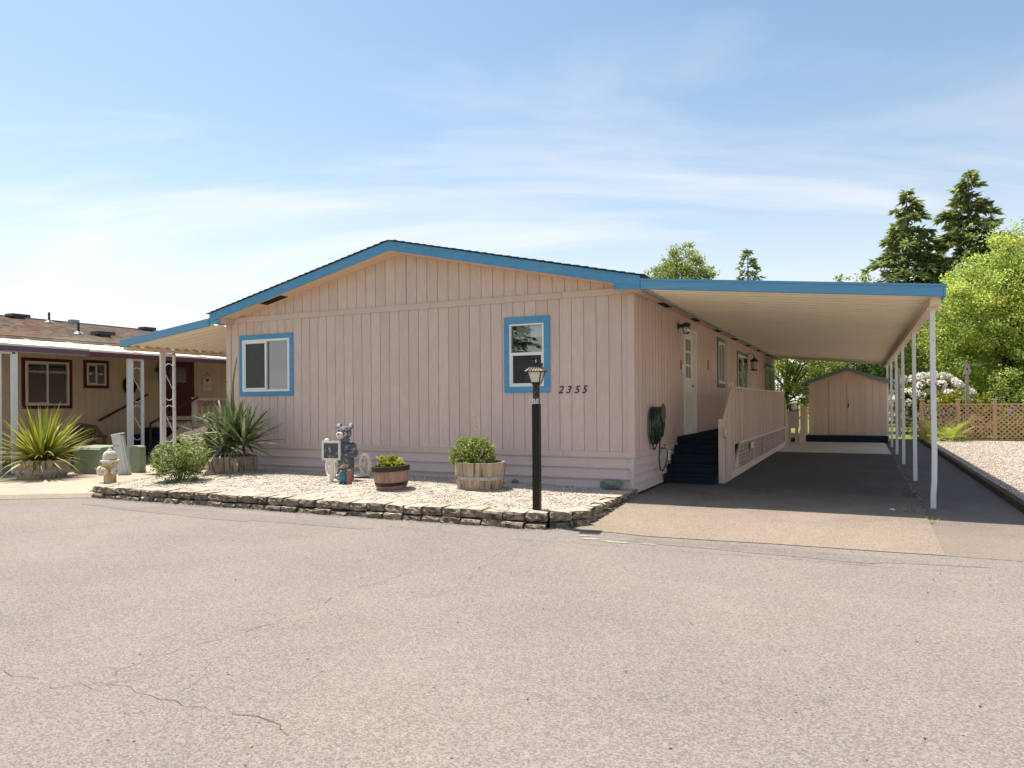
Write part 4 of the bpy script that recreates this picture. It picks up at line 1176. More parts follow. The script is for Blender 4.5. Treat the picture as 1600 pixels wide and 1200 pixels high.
# its porch: deck, stairs with stringer, railings, garland
pr_ = thing('neighbour_porch', 'tan raised porch with white baluster railing beside maroon door', 'porch', (0, 0, 0))
PX = -14.9
tanw = M('tan_porch_paint', (.64, .50, .40), .75, var=.08, rnd=.05)
MB().box(NX+.03, PX, 4.6, 9.6, .72, .85).build('porch_floor', tanw, pr_); MB().box(NX+.03, PX-.03, 4.65, 9.6, -.05, .719).build('porch_skirt', tanw, pr_)
for i in range(4): MB().box(NX+.2, PX-.1, 3.45+.29*i, 3.75+.29*i if i < 3 else 4.599, -.05 if i == 0 else .10+.19*(i-1), .13+.19*i).build('step', carpet, pr_)
MB().bar((PX-.05, 3.3, .0), (PX-.05, 4.55, .80), .05, .26).build('stringer', tanw, pr_)
MB().bar((PX, 4.62, 1.56), (PX, 9.6, 1.56), .09, .05).build('top_rail', cream, pr_); MB().bar((PX, 4.62, .95), (PX, 9.6, .95), .05, .05).build('bottom_rail', cream, pr_)
for i in range(24): MB().box(PX-.02, PX+.02, 4.72+.205*i, 4.76+.205*i, .976, 1.534).build('baluster', cream, pr_)
MB().box(PX-.05, PX+.05, 4.60, 4.70, .851, 1.62).build('newel_post', cream, pr_); MB().box(PX-1.2, PX-.051, 4.62, 4.66, .93, 1.05).build('side_board', tanw, pr_)
hr = M('brown_handrail', (.06, .035, .025), .5)
for nm, x, (ya, za), (yb, zb), lab in (('handrail', NX+.11, (3.0, .95), (4.6, 1.72), 'dark brown stair handrail on the tan wall below the small window'),
                                  ('handrail', PX+.06, (3.1, .86), (4.75, 1.62), 'dark brown outer handrail of the neighbouring porch stairs')):
    t = thing(nm, lab, 'handrail', (0, 0, 0))
    MB().bar((x, ya, za), (x, yb, zb), .045, .06).build('rail', hr, t, bevel=.008)
    if x < -16.5:
        for q in (.2, .8): MB().box(NX, x-.02, ya+(yb-ya)*q-.02, ya+(yb-ya)*q+.02, za+(zb-za)*q-.06, za+(zb-za)*q-.02).build('bracket', black, t)
    else:
        MB().box(x-.02, x+.02, ya, ya+.05, -.05, za).build('support', hr, t)
# garland on the railing: faded pink blossoms and leaves
gl = thing('flower_garland', 'faded pink flower garland draped along the white porch railing', 'garland', (0, 0, 0))
gp = [(PX+.07, 4.75+.02*k, 1.50-.06*abs(math.sin(k*.16))) for k in range(150)]
MB().tube(gp[::3], .012, 5).build('vine', M('vine', (.10, .13, .04), .8), gl)
fl = M('faded_pink_petal', (.52, .26, .22), .8, var=.2, rnd=.2)
for k in range(26):
    c = gp[int(k*5.7)]
    mb = MB()
    for j in range(5):
        a = 2*math.pi*j/5; mb.ball((c[0]+.02, c[1]+.035*math.cos(a), c[2]-.03+.035*math.sin(a)), (.02, .03, .03), 6, 4)
    mb.build('blossom', fl, gl)
    MB().add([(c[0]+.01, c[1]+.05, c[2]-.02), (c[0]+.03, c[1]+.10, c[2]+.02), (c[0]+.02, c[1]+.14, c[2]-.03), (c[0]+.02, c[1]+.09, c[2]-.06)], [(0, 1, 2, 3)]).build('leaf', MATS['vine'], gl)
# wall decorations
hs_ = thing('heart_sign', 'small white hanging sign with a dark heart right of maroon door', 'sign', (NX+.001, 6.95, 2.12))
MB().box(.001, .02, -.17, .17, -.24, .24).build('board', cream, hs_)
htp = [(0, -.07)] + [(.075*math.copysign(abs(math.sin(t))**3, math.sin(t)), .005*(13*math.cos(t)-5*math.cos(2*t)-2*math.cos(3*t)-math.cos(4*t))) for t in [math.pi*(k+.5)/10 for k in range(-10, 10)]][::-1]
MB().prism([(a, b+.11) for a, b in htp[1:]], 'x', .0205, .024).build('heart', black, hs_)
for k, wd in enumerate((.1, .12, .09)): MB().box(.0205, .023, -wd, wd, -.05-.055*k, -.035-.055*k).build('script_line', M('grey_script', (.35, .33, .3), .8) if k == 0 else MATS['grey_script'], hs_)
MB().tube([(.01, -.12, .24), (.01, 0, .36), (.01, .12, .24)], .006, 5).build('hanging_cord', black, hs_)
cmp_ = thing('camper_ornament', 'little cream camper-trailer cutout hung on the tan wall', 'ornament', (NX+.001, 7.85, 2.16))
MB().prism([(-.22, -.04), (-.17, -.09), (.16, -.09), (.24, -.03), (.24, .04), (.18, .10), (-.15, .10), (-.22, .05)], 'x', .001, .02).build('body', M('camper_cream', (.72, .62, .42), .6), cmp_)
MB().lathe([(.05, .0205), (.05, .035)], 12, (0, .13, -.10), 'x').build('wheel', black, cmp_)
for yy, mm in ((-.10, maroon), (.02, black), (.12, black)): MB().box(.0205, .026, yy-.035, yy+.035, .0, .05).build('window', mm, cmp_)
wr = thing('wall_clock', 'round dark wreath on the tan wall left of maroon door', 'wreath', (NX+.001, 4.05, 2.0))
wt = MB()
for k in range(26):
    a = 2*math.pi*k/26; wt.ball((.04, .19*math.cos(a), .22*math.sin(a)), (.035, .055, .055), 6, 4)
wt.build('ring', M('wreath_green', (.02, .025, .025), .9, var=.5, scale=40), wr); MB().ball((.06, .05, -.05), (.02, .05, .05)).build('bow', M('wreath_bow', (.35, .4, .45), .7), wr)
wr.name = 'wall_wreath'
hook_lantern((NX, 5.0, 2.5), 'black wall lantern on the tan wall at the maroon door', 1.5)
# wicker chair and a flower tub by the wall
ch = thing('wicker_chair', 'brown wicker armchair on the patio behind the spiky planter', 'chair', (-15.9, 2.0, -.06), R(80))
wk = M('wicker', (.17, .11, .055), .85, var=.3, scale=40, bump=.8, bscale=70)
MB().box(-.33, .33, -.33, .33, .28, .42).build('seat', wk, ch, bevel=.04)
MB().tube([(-.36, .0, .62), (-.36, .33, .85), (0, .42, .92), (.36, .33, .85), (.36, 0, .62)], .05, 8).build('top_roll', wk, ch, smooth=True)
bk = MB()
for k in range(9):
    a = -1+k/4; bk.bar((.33*a, .36, .42), (.35*a, .40-.06*a*a, .90), .075, .02, up=(0, 1, 0))
bk.build('backrest', wk, ch)
for sx in (-.34, .34): MB().box(sx-.05, sx+.05, -.33, .3, .56, .64).build('arm', wk, ch, bevel=.03)
for sx in (-.3, .3):
    for sy in (-.3, .3): MB().box(sx-.03, sx+.03, sy-.03, sy+.03, 0, .28 if sy > 0 else .56).build('leg', wk, ch)
# pink ramp handrail on our own left porch
rp_ = thing('ramp_railing', 'pink sloping ramp handrail behind the yucca beside the left awning post', 'railing', (0, 0, 0))
MB().bar((-10.95, .95, .62), (-9.35, .62, .93), .05, .19).build('rail_board', deckwood, rp_, bevel=.006)
MB().bar((-9.35, .66, .93), (-8.5, .66, .93), .05, .19).build('rail_board', deckwood, rp_, bevel=.006)
for x, y, z in ((-10.2, .80, .70), (-9.35, .645, .85)): MB().box(x-.045, x+.045, y+.03, y+.12, -.04, z+.06).build('post', deckwood, rp_)
MB().bar((-10.8, .93, .50), (-10.2, .85, .22), .04, .09).build('brace', deckwood, rp_)
MB().hexa([(-10.9, 1.05, -.04), (-8.5, 1.05, -.04), (-8.5, 2.2, -.04), (-10.9, 2.2, -.04), (-10.9, 1.05, .0), (-8.5, 1.05, .42), (-8.5, 2.2, .42), (-10.9, 2.2, .0)]).build('ramp', tanw, rp_)
# ------------------------------------------------------------------ lamp post
lp = thing('lamp_post', 'black square lamp post with coach lantern and number tag in the gravel bed', 'lamp post', (-.48, -2.52, .06), R(8))
pw = .046
postm = M('dark_post_paint', (.016, .013, .010), .45, var=.25, scale=6, stretch=(4, 4, .5), spec=.25)
MB().box(-pw, pw, -pw, pw, -.06, 1.31).build('post', postm, lp, bevel=.005)
MB().lathe([(.046, 1.31), (.043, 1.32), (.041, 1.53), (.05, 1.54), (.052, 1.56)], 14).build('collar', black, lp, smooth=True)
MB().tube([(0, -.045, 1.36), (.02, -.06, 1.39), (-.015, -.055, 1.43), (.015, -.05, 1.47), (0, -.043, 1.5)], .009, 6).build('scroll', M('worn_metal', (.10, .09, .08), .35, metal=.6), lp, smooth=True)
tg = MB().box(-.04, .042, -.0515, -.0465, 1.315, 1.375).build('number_tag', M('white_tag', (.72, .74, .76), .4, var=.08, scale=40), lp)
tm = text_mesh('355', .055, 0, .0006, M('tag_ink', (.06, .09, .12), .6)); link('tag_number', tm, tg, (-.038, -.0522, 1.325), (R(90), 0, 0))
def sq(h0, z0, h1, z1): return MB().hexa([(-h0, -h0, z0), (h0, -h0, z0), (h0, h0, z0), (-h0, h0, z0), (-h1, -h1, z1), (h1, -h1, z1), (h1, h1, z1), (-h1, h1, z1)])
sq(.052, 1.56, .055, 1.575).build('lantern_base', black, lp)
a0, a1, z0, z1 = .053, .085, 1.576, 1.70
for sx in (-1, 1):
    for sy in (-1, 1):
        MB().bar((sx*a0, sy*a0, z0), (sx*a1, sy*a1, z1), .011, .011).build('lantern_bar', black, lp)
for ax, sg in ((0, 1), (0, -1), (1, 1), (1, -1)):
    def pp(u, h, z): return (sg*h*.95, u, z) if ax == 0 else (u, sg*h*.95, z)
    MB().add([pp(-a0*.95, a0, z0), pp(a0*.95, a0, z0), pp(a1*.95, a1, z1), pp(-a1*.95, a1, z1)], [(0, 1, 2, 3)]).build('pane', frostglass, lp)
sq(.118, 1.701, .118, 1.709).build('eave_plate', black, lp)
capm = M('oxidised_cap', (.23, .175, .13), .6, var=.3, scale=30)
rf = sq(.115, 1.7095, .058, 1.755).build('lantern_roof', capm, lp)
for ax in range(4):
    for k in range(5):
        u = -.08 + .04*k; c, s = math.cos(ax*math.pi/2), math.sin(ax*math.pi/2)
        p = Vector((u, -.118, 1.711)); q = Vector((u*.5, -.058, 1.765))
        rot = Matrix.Rotation(ax*math.pi/2, 3, 'Z')
        MB().bar(rot@p, rot@q, .012, .012).build('roof_rib', capm, rf)
sq(.062, 1.7555, .072, 1.808).build('cupola', black, lp); MB().lathe([(.008, 1.8085), (.012, 1.818), (.006, 1.828), (.01, 1.838), (.001, 1.848)], 8).build('finial', M('bright_finial', (.5, .48, .44), .3, metal=.8), lp)

# ------------------------------------------------------------------ barrels
hoopm = M('galvanised_hoop', (.36, .37, .36), .5, var=.15, scale=10, metal=.3, col2=(.20, .12, .07), mask=(.55, .7), mscale=6)
def barrel(name, label, loc, r0, r1, h, n, m, hoops, hoop_m=hoopm, rim=False, rot=0.0, soil_z=None, cat='planter', group=None, tilt=(0, 0)):
    t = thing(name, label, cat, loc, rot, group)
    t.rotation_euler = (tilt[0], tilt[1], rot)
    da = 2*math.pi/n; e = .012*da
    def R_(z): return r0 + (r1-r0)*z/h + .02*math.sin(math.pi*z/h)
    variants = []
    for v in range(3):
        mb = MB(); lv = [0, h*.33, h*.66, h + (.0, .003, -.003)[v]]
        for z in lv:
            for (rr_, aa) in ((R_(z), -da/2+e), (R_(z)+.0045, 0), (R_(z), da/2-e), (R_(z)-.028, da/2-e), (R_(z)-.028, -da/2+e)):
                mb.v.append((rr_*math.cos(aa), rr_*math.sin(aa), z))
        for j in range(3):
            for q in range(5): mb.f.append((5*j+q, 5*j+(q+1) % 5, 5*j+5+(q+1) % 5, 5*j+5+q))
        mb.f += [(4, 3, 2, 1, 0), (15, 16, 17, 18, 19)]
        variants.append(mb.mesh('stave', m))
    for k in range(n): link('stave', variants[(k*7) % 3], t, None, (0, 0, k*da))
    for (za, zb) in hoops:
        MB().lathe([(R_(za)+.003, za), (R_(za)+.009, za), (R_((za+zb)/2)+.009, (za+zb)/2), (R_(zb)+.009, zb), (R_(zb)+.003, zb)], 36, cap=False).build('hoop', hoop_m, t, smooth=False)
    if rim:
        MB().lathe([(r1-.03, h-.005), (r1-.03, h+.012), (r1+.02, h+.012), (r1+.02, h-.06), (r1+.004, h-.06)], 36, cap=False).build('rim', hoop_m, t)
    sz = soil_z or h-.05
    MB().lathe([(.001, .01), (R_(.0)-.03, .01), (R_(sz)-.024, sz), (.001, sz+.015)], 24, cap=False).build('soil', soil, t)
    return t
plastic_barrel = M('pink_brown_resin', (.31, .185, .14), .55, var=.25, scale=9, stretch=(3, 3, .3), rnd=.16)
dkband = M('dark_band', (.035, .025, .02), .5, var=.2)
barrel('barrel_planter', 'small resin barrel planter with black bands beside the bear statue', (-3.19, -1.72, .12), .205, .262, .34, 22, plastic_barrel, [(.065, .115)], dkband, rim=True, tilt=(R(2), R(-2)))
barrel('barrel_planter', 'weathered oak half barrel with galvanised hoop near the lamp post', (-2.06, -1.07, .10), .325, .375, .415, 26, oldwood, [(.165, .215)], tilt=(0, R(1)))
barrel('barrel_planter', 'rotting oak half barrel holding the big yucca by the house corner', (-7.40, -.81, .10), .39, .42, .34, 26, oldwood, [(.03, .07)])
barrel('barrel_planter', 'oak half barrel with wide grey hoop holding the spiky yellow plant', (-11.56, -1.78, -.04), .40, .49, .37, 28, oldwood, [(.10, .19)])

# ------------------------------------------------------------------ statues
bearm = M('bear_resin', (.12, .132, .145), .5, var=.35, scale=12, bump=1.0, bscale=30, bdist=.03, col2=(.48, .48, .46), mask=(.52, .64), mscale=13)
palem = M('pale_resin', (.66, .60, .55), .6, var=.2, scale=14, bump=.4, bscale=40)
def blob(mb, pts):
    for c, r in pts: mb.ball(c, r, 14, 10)
    return mb
def limb(mb, p, q, r0, r1, n=6):
    p = Vector(p); q = Vector(q)
    for i in range(n+1):
        t = i/n; c = p.lerp(q, t); r = r0+(r1-r0)*t
        mb.ball(c, r, 10, 8)
    return mb
def remesh(o, vox=.009):
    m = o.modifiers.new('skin', 'REMESH'); m.mode = 'VOXEL'; m.voxel_size = vox; m.use_smooth_shade = True
    s = o.modifiers.new('soft', 'SMOOTH'); s.iterations = 3; s.factor = .5
    return o
br_ = thing('bear_statue', 'dark grey standing bear statue holding a white framed board', 'statue', (-4.53, -1.13, .13), R(20))
mb = MB()
blob(mb, [((-.075, 0, .05), (.07, .09, .05)), ((.075, 0, .05), (.07, .09, .05)), ((0, .01, .40), (.145, .125, .20)), ((0, .005, .52), (.135, .11, .13)),
          ((0, -.02, .67), (.07, .07, .07)), ((0, -.03, .785), (.118, .108, .112)), ((-.03, -.075, .76), (.06, .06, .055)), ((.095, .0, .895), (.05, .03, .052)), ((-.095, .0, .895), (.05, .03, .052)),
          ((0, .10, .26), (.05, .05, .05))])
limb(mb, (-.075, 0, .08), (-.07, 0, .3), .065, .085); limb(mb, (.075, 0, .08), (.07, 0, .3), .065, .085)
limb(mb, (-.12, 0, .575), (-.215, -.06, .60), .058, .047); limb(mb, (-.215, -.06, .60), (-.245, -.15, .665), .047, .042)
limb(mb, (.13, 0, .57), (.185, -.04, .44), .062, .052); limb(mb, (.185, -.04, .44), (.075, -.17, .42), .052, .044)
remesh(mb.build('bear_body', bearm, br_))
remesh(blob(MB(), [((-.045, -.14, .755), (.06, .055, .048)), ((-.045, -.11, .735), (.062, .05, .048))]).build('muzzle', palem, br_), .006)
MB().ball((-.048, -.194, .775), (.022, .014, .016), 10, 6).build('nose', black, br_, smooth=True)
for sx in (-.065, .03): MB().ball((sx, -.132, .825), (.015, .012, .015), 8, 6).build('eye', black, br_, smooth=True)
for sx in (-.095, .095): MB().ball((sx, -.026, .893), (.028, .012, .03), 8, 6).build('inner_ear', palem, br_, smooth=True)
MB().lathe([(.085, 0), (.08, .025), (.065, .035)], 14, (0, -.01, .655)).build('scarf', M('faded_blue_resin', (.12, .20, .27), .7, var=.3, scale=12), br_, smooth=True)
remesh(blob(MB(), [((-.248, -.165, .672), (.045, .035, .028)), ((-.268, -.178, .662), (.014, .02, .014)), ((-.228, -.182, .662), (.014, .02, .014))]).build('paw', palem, br_), .006)
# board
whitewash = M('whitewashed_wood', (.66, .63, .58), .7, var=.12, scale=14, rnd=.06)
bx, bz = -.165, .505; hw = .155; yb = -.205
for (x0, x1, z0, z1) in ((-hw, hw, hw-.035, hw), (-hw, hw, -hw, -hw+.035), (-hw, -hw+.035, -hw+.035, hw-.035), (hw-.035, hw, -hw+.035, hw-.035)):
    MB().box(bx+x0, bx+x1, yb-.012, yb+.015, bz+z0, bz+z1).build('board_frame', whitewash, br_, bevel=.003)
MB().box(bx-hw+.036, bx+hw-.036, yb, yb+.01, bz-hw+.036, bz+hw-.036).build('chalkboard', M('worn_chalkboard', (.075, .08, .09), .6, var=.5, scale=26, col2=(.30, .31, .33), mask=(.55, .68), mscale=14), br_)
MB().box(bx-.03, bx+.03, yb, yb+.02, 0, bz-hw).build('board_post', whitewash, br_)
# little figure in front
cb = thing('bear_cub_figurine', 'small figurine in blue overalls and brown hat before the bear statue', 'figurine', (-4.23, -1.56, .13), R(25))
ov = M('blue_overalls', (.06, .20, .27), .6, var=.3, scale=20); hat = M('brown_hat', (.16, .105, .085), .7, var=.3, scale=20)
remesh(blob(limb(limb(MB(), (-.03, 0, .02), (-.025, 0, .09), .028, .032), (.03, 0, .02), (.025, 0, .09), .028, .032), [((0, 0, .13), (.05, .042, .065))]).build('overalls', ov, cb), .006)
remesh(limb(limb(blob(MB(), [((0, -.005, .225), (.043, .042, .043)), ((-.012, -.045, .215), (.02, .018, .017))]), (-.045, 0, .165), (-.075, -.03, .13), .018, .017), (.045, 0, .165), (.07, -.03, .15), .018, .017).build('head_and_arms', bearm, cb), .006)
MB().ball((-.014, -.058, .215), (.016, .01, .014), 8, 6).build('muzzle', palem, cb, smooth=True)
MB().lathe([(.075, .25), (.078, .256), (.045, .262), (.042, .29), (.02, .302)], 16).build('hat', hat, cb, smooth=True)
for sx in (-.035, .035): MB().ball((sx, -.02, .012), (.028, .042, .018), 8, 6).build('boot', black, cb, smooth=True)
MB().lathe([(.048, 0), (.045, .1), (.042, .22), (.03, .225)], 12, (.095, .0, 0)).build('stump', M('terracotta_stump', (.33, .17, .11), .8, var=.25, scale=16), cb)
# wagon bench
wb = thing('wagon_bench', 'small whitewashed wagon bench with two spoked wooden wheels behind the figurine', 'bench', (-4.78, -.74, .125), R(63))
ww = M('pale_wheel_wood', (.74, .64, .53), .75, var=.15, scale=12, rnd=.08)
for xo in (-.31, .31):
    w_ = MB()
    prof_ = [(.162, -.022), (.205, -.022), (.21, 0), (.205, .022), (.162, .022), (.157, 0)]
    w_.lathe(prof_ + [prof_[0]], 28, (xo, 0, .205), 'x', cap=False)
    wh = w_.build('wheel', ww, wb, smooth=False)
    MB().lathe([(.012, -.04), (.035, -.035), (.035, .035), (.012, .04)], 12, (xo, 0, .205), 'x').build('hub', ww, wh)
    for k in range(8):
        a = k*math.pi/4 + .2
        MB().tube([(xo, .03*math.cos(a), .205+.03*math.sin(a)), (xo, .168*math.cos(a), .205+.168*math.sin(a))], .010, 6).build('spoke', ww, wh)
    MB().box(xo-.03, xo+.03, -.22, .22, .0, .025).build('skid', ww, wb)
for k in range(4): MB().box(-.275, .275, -.24+.125*k, -.122+.125*k, .03, .055).build('plank', whitewash, wb, bevel=.003)
MB().tube([(-.28, 0, .205), (.28, 0, .205)], .014, 8).build('axle', ww, wb)

# ------------------------------------------------------------------ hydrant
hy = thing('fire_hydrant', 'weathered yellow and white fire hydrant at the left end of the block wall', 'hydrant', (-9.37, -1.87, -.05), R(10))
hym = M('peeling_hydrant_paint', (.52, .38, .13), .65, var=.15, scale=9, col2=(.55, .52, .45), mask=(.50, .60), mscale=8, bump=.4, bscale=30)
hyw = M('hydrant_white', (.58, .55, .47), .65, var=.12, scale=12, col2=(.46, .33, .13), mask=(.58, .68), mscale=9, bump=.3, bscale=30)
rust = M('rust', (.13, .06, .03), .9, var=.3, scale=20)
MB().lathe([(.115, -.05), (.115, .02), (.105, .03), (.10, .30), (.12, .34), (.145, .385), (.145, .40)], 24).build('barrel', hym, hy, smooth=False)
MB().lathe([(.155, .4005), (.16, .41), (.16, .428), (.15, .436)], 24).build('flange', hyw, hy)
MB().lathe([(.12, .4365), (.122, .48), (.115, .53), (.095, .575), (.06, .605), (.04, .612)], 24).build('bonnet', hyw, hy, smooth=True)
for k in range(8):
    a = k*math.pi/4; MB().bar((.118*math.cos(a), .118*math.sin(a), .45), (.05*math.cos(a), .05*math.sin(a), .607), .018, .02).build('bonnet_rib', hyw, hy)
    MB().lathe([(.014, .382), (.014, .40)], 6, (.132*math.cos(a+.3), .132*math.sin(a+.3), -.012)).build('flange_bolt', rust, hy)
MB().lathe([(.04, .612), (.042, .63), (.025, .64)], 12).build('operating_nut_base', hyw, hy); MB().lathe([(.02, .64), (.016, .67), (.008, .675)], 5).build('operating_nut', hyw, hy)
for dx, dy, s in ((-1, -.35, 1.0), (1, -.3, .8), (.2, -1, .8)):
    d = Vector((dx, dy, 0)).normalized()
    c = Vector((0, 0, .235)); no_ = MB()
    no_.tube([c+d*.08, c+d*.15], .07*s, 16); o_ = no_.build('nozzle', hym, hy)
    MB().tube([c+d*.15, c+d*.175, c+d*.205], [.088*s, .092*s, .08*s], 18).build('nozzle_cap', hyw, o_)
    MB().tube([c+d*.205, c+d*.235], .022*s, 5).build('cap_nut', M('cap_nut', (.35, .27, .25), .6) if dx == -1 else MATS['cap_nut'], o_)
MB().tube([Vector((-.2, -.07, .24)), Vector((-.235, -.10, .285)), Vector((-.245, -.10, .30))], .006, 5).build('chain_hook', hyw, hy)

# ------------------------------------------------------------------ utility boxes
util = M('utility_green', (.26, .31, .22), .55, var=.10, scale=3, col2=(.36, .37, .24), mask=(.5, .75), mscale=2.5)
tb = thing('transformer_box', 'large green metal utility box behind the hydrant', 'utility box', (-11.45, -.72, -.04), R(6))
MB().box(-.37, .37, -.24, .26, .0, .50).build('cabinet', util, tb, bevel=.015)
MB().hexa([(-.39, -.26, .50), (.39, -.26, .50), (.39, .28, .50), (-.39, .28, .50), (-.385, -.22, .56), (.385, -.22, .56), (.385, .28, .58), (-.385, .28, .58)]).build('lid', util, tb, bevel=.012)
MB().box(-.2, -.18, -.26, -.2405, .28, .38).build('hasp', M('dull_steel', (.5, .5, .48), .4, metal=.5), tb); MB().box(-.42, .42, -.30, .30, -.05, -.0005).build('pad', conc_m, tb)
p1 = thing('utility_pedestal', 'upright pale green utility pedestal in front of the scroll post', 'pedestal', (-10.72, -.31, -.035), R(12))
pr1 = [(-.13, 0), (.13, 0), (.13, .53), (.11, .555), (.06, .57), (-.06, .57), (-.11, .555), (-.13, .53)]
MB().prism(pr1, 'y', -.09, .09).build('cover', util, p1, bevel=.012); MB().lathe([(.012, -.098), (.012, -.0905)], 8, (.02, 0, .12), 'y').build('lock', black, p1); MB().box(-.09, .0, -.0935, -.0905, .06, .066).build('seam', black, p1)
p2 = thing('utility_pedestal', 'short green utility pedestal half hidden behind the leaning post', 'pedestal', (-10.98, -.12, -.035), R(12))
MB().prism([(a*.8, b*.95) for a, b in pr1], 'y', -.07, .07).build('cover', util, p2, bevel=.01); MB().box(-.05, .05, -.0745, -.0705, .06, .066).build('seam', black, p2)
p3 = thing('leaning_pedestal', 'pale grey cable pedestal leaning to the left behind the hydrant', 'pedestal', (-10.60, -.70, -.06), R(28))
p3.rotation_euler = (0, R(-10), R(28))
greyw = M('pale_grey_plastic', (.58, .60, .57), .5, var=.06, col2=(.42, .40, .34), mask=(.55, .75), mscale=3)
MB().box(-.095, .095, -.06, .06, 0, .86).build('cover', greyw, p3, bevel=.01); MB().box(.0955, .13, -.045, .045, 0, .83).build('back_channel', greyw, p3, bevel=.005)
MB().hexa([(-.1, -.07, .8605), (.13, -.07, .8605), (.13, .07, .8605), (-.1, .07, .8605), (-.09, -.06, .88), (.12, -.06, .88), (.12, .06, .88), (-.09, .06, .88)]).build('cap', greyw, p3)
MB().box(-.07, .03, -.062, -.0605, .62, .64).build('faded_label', M('faded_red', (.45, .22, .16), .7), p3)

# ------------------------------------------------------------------ stones and small bits
def rock(name, label, loc, r, m, seed, cat='rock'):
    bm = bmesh.new(); bmesh.ops.create_icosphere(bm, subdivisions=3, radius=1)
    q = random.Random(seed); ph = [Vector((q.gauss(0, 1), q.gauss(0, 1), q.gauss(0, 1))).normalized() for _ in range(14)]; am = [q.uniform(.68, 1.0) for _ in ph]
    for v in bm.verts:
        d = v.co.normalized(); s = 1.0
        for n_, a_ in zip(ph, am):
            c_ = d.dot(n_)
            if c_ > 1e-3: s = min(s, a_/c_)
        v.co = Vector((d.x*s*r[0], d.y*s*r[1], d.z*s*r[2])) + Vector((q.uniform(-1, 1), q.uniform(-1, 1), q.uniform(-1, 1)))*.012*r[2]
    me = bpy.data.meshes.new(name); bm.to_mesh(me); bm.free(); me.materials.append(m)
    o = link(name, me, None, loc); return tag(o, label, cat)
stone = M('tan_stone', (.40, .32, .25), .95, var=.25, scale=20, bump=.7, bscale=40)
rock('rock', 'rough tan stone between the leafy bush and the yucca barrel', (-7.38, -1.42, .13), (.17, .12, .11), stone, 3)
rock('rock', 'mossy grey-green stone at the house corner behind the block wall', (-.30, -.16, .14), (.20, .10, .09), M('mossy_stone', (.17, .21, .18), .95, var=.35, scale=25, bump=.9, bscale=50), 4)
rock('rock', 'small dark stone at the wall foot right of the oak barrel', (-1.92, -.14, .12), (.06, .05, .05), M('dark_stone', (.16, .15, .15), .9, var=.3, scale=30), 5)
rock('litter_scrap', 'small white scrap lying at the driveway seam by the first post', (3.42, -.25, .006), (.035, .02, .012), white, 6, 'litter')
bh = thing('birdhouse', 'grey wooden birdhouse on a tall post behind the lattice fence', 'birdhouse', (6.30, 17.75, -.02))
bh.scale = (.5, .5, .885)
gw_ = M('grey_old_wood', (.36, .30, .25), .9, var=.15, scale=10, rnd=.08)
MB().box(-.10, .10, -.08, .08, 0, 2.55).build('post', gw_, bh)
MB().prism([(-.17, 2.5505), (.17, 2.5505), (.17, 2.86), (0, 3.02), (-.17, 2.86)], 'y', -.16, .16).build('box', gw_, bh)
for sg in (-1, 1): MB().hexa([(0, -.22, 3.03), (sg*.26, -.22, 2.79), (sg*.26, .22, 2.79), (0, .22, 3.03), (0, -.22, 3.055), (sg*.26, -.22, 2.815), (sg*.26, .22, 2.815), (0, .22, 3.055)]).build('roof', M('bh_roof', (.16, .12, .10), .9) if sg < 0 else MATS['bh_roof'], bh)
MB().lathe([(.055, -.163), (.055, -.1605)], 12, (0, 0, 2.74), 'y').build('entrance_hole', black, bh)
bp_ = thing('garden_post', 'bare wooden post standing behind the white blossom bush', 'post', (4.42, 20.6, -.02))
MB().box(-.055, .055, -.055, .055, 0, 2.55).build('post', gw_, bp_, bevel=.01); MB().box(-.07, .07, -.07, .07, 2.55, 2.58).build('post_cap', gw_, bp_)
# ------------------------------------------------------------------ foliage
def leaf_arrays(g, P, size, aspect, cols, up=0.3, jit=.25, axis=None, droop=0.0):
    n = len(P)
    u = g.normal(0, 1, (n, 3)) if axis is None else axis + g.normal(0, .35, (n, 3))
    u[:, 2] -= droop
    u /= np.linalg.norm(u, axis=1, keepdims=True)
    nn = g.normal(0, 1, (n, 3)); nn[:, 2] += up*3
    v = np.cross(nn, u); v /= np.linalg.norm(v, axis=1, keepdims=True) + 1e-9
    w_ = np.cross(u, v)
    L_ = (size*g.uniform(1-jit, 1+jit, n))[:, None]; W = L_*aspect*.5
    V = np.stack([P, P+u*L_*.45+v*W+w_*L_*.06, P+u*L_, P+u*L_*.45-v*W+w_*L_*.06], 1).reshape(-1, 3)
    F = np.arange(4*n).reshape(n, 4)
    return V, F, np.repeat(cols, 4, 0)
def pick(g, n, pal, vj=.25):
    return np.array(pal)[g.integers(0, len(pal), n)]*g.uniform(1-vj, 1+vj, (n, 1))
def crown_points(g, ells, nclump, per, cr, shell=.55):
    """clumps of leaves spread through a union of ellipsoids, denser to the outside"""
    E = np.array(ells, float); vol = E[:, 3]*E[:, 4]*E[:, 5]
    idx = g.choice(len(E), nclump, p=vol/vol.sum())
    d = g.normal(0, 1, (nclump, 3)); d /= np.linalg.norm(d, axis=1, keepdims=True)
    r = shell + (1-shell)*g.uniform(0, 1, nclump)**.6
    r = np.where(g.uniform(0, 1, nclump) < .22, g.uniform(.1, .7, nclump), r)
    C_ = E[idx, :3] + d*E[idx, 3:]*r[:, None]
    rad = cr*g.uniform(.55, 1.35, nclump)
    k = (per*g.uniform(.5, 1.4, nclump)).astype(int) + 1
    ci = np.repeat(np.arange(nclump), k); n = len(ci)
    off = g.normal(0, 1, (n, 3)); off /= np.linalg.norm(off, axis=1, keepdims=True)
    off *= (rad[ci]*g.uniform(0, 1, n)**.45)[:, None]; off[:, 2] *= .7
    return C_, C_[ci]+off, ci
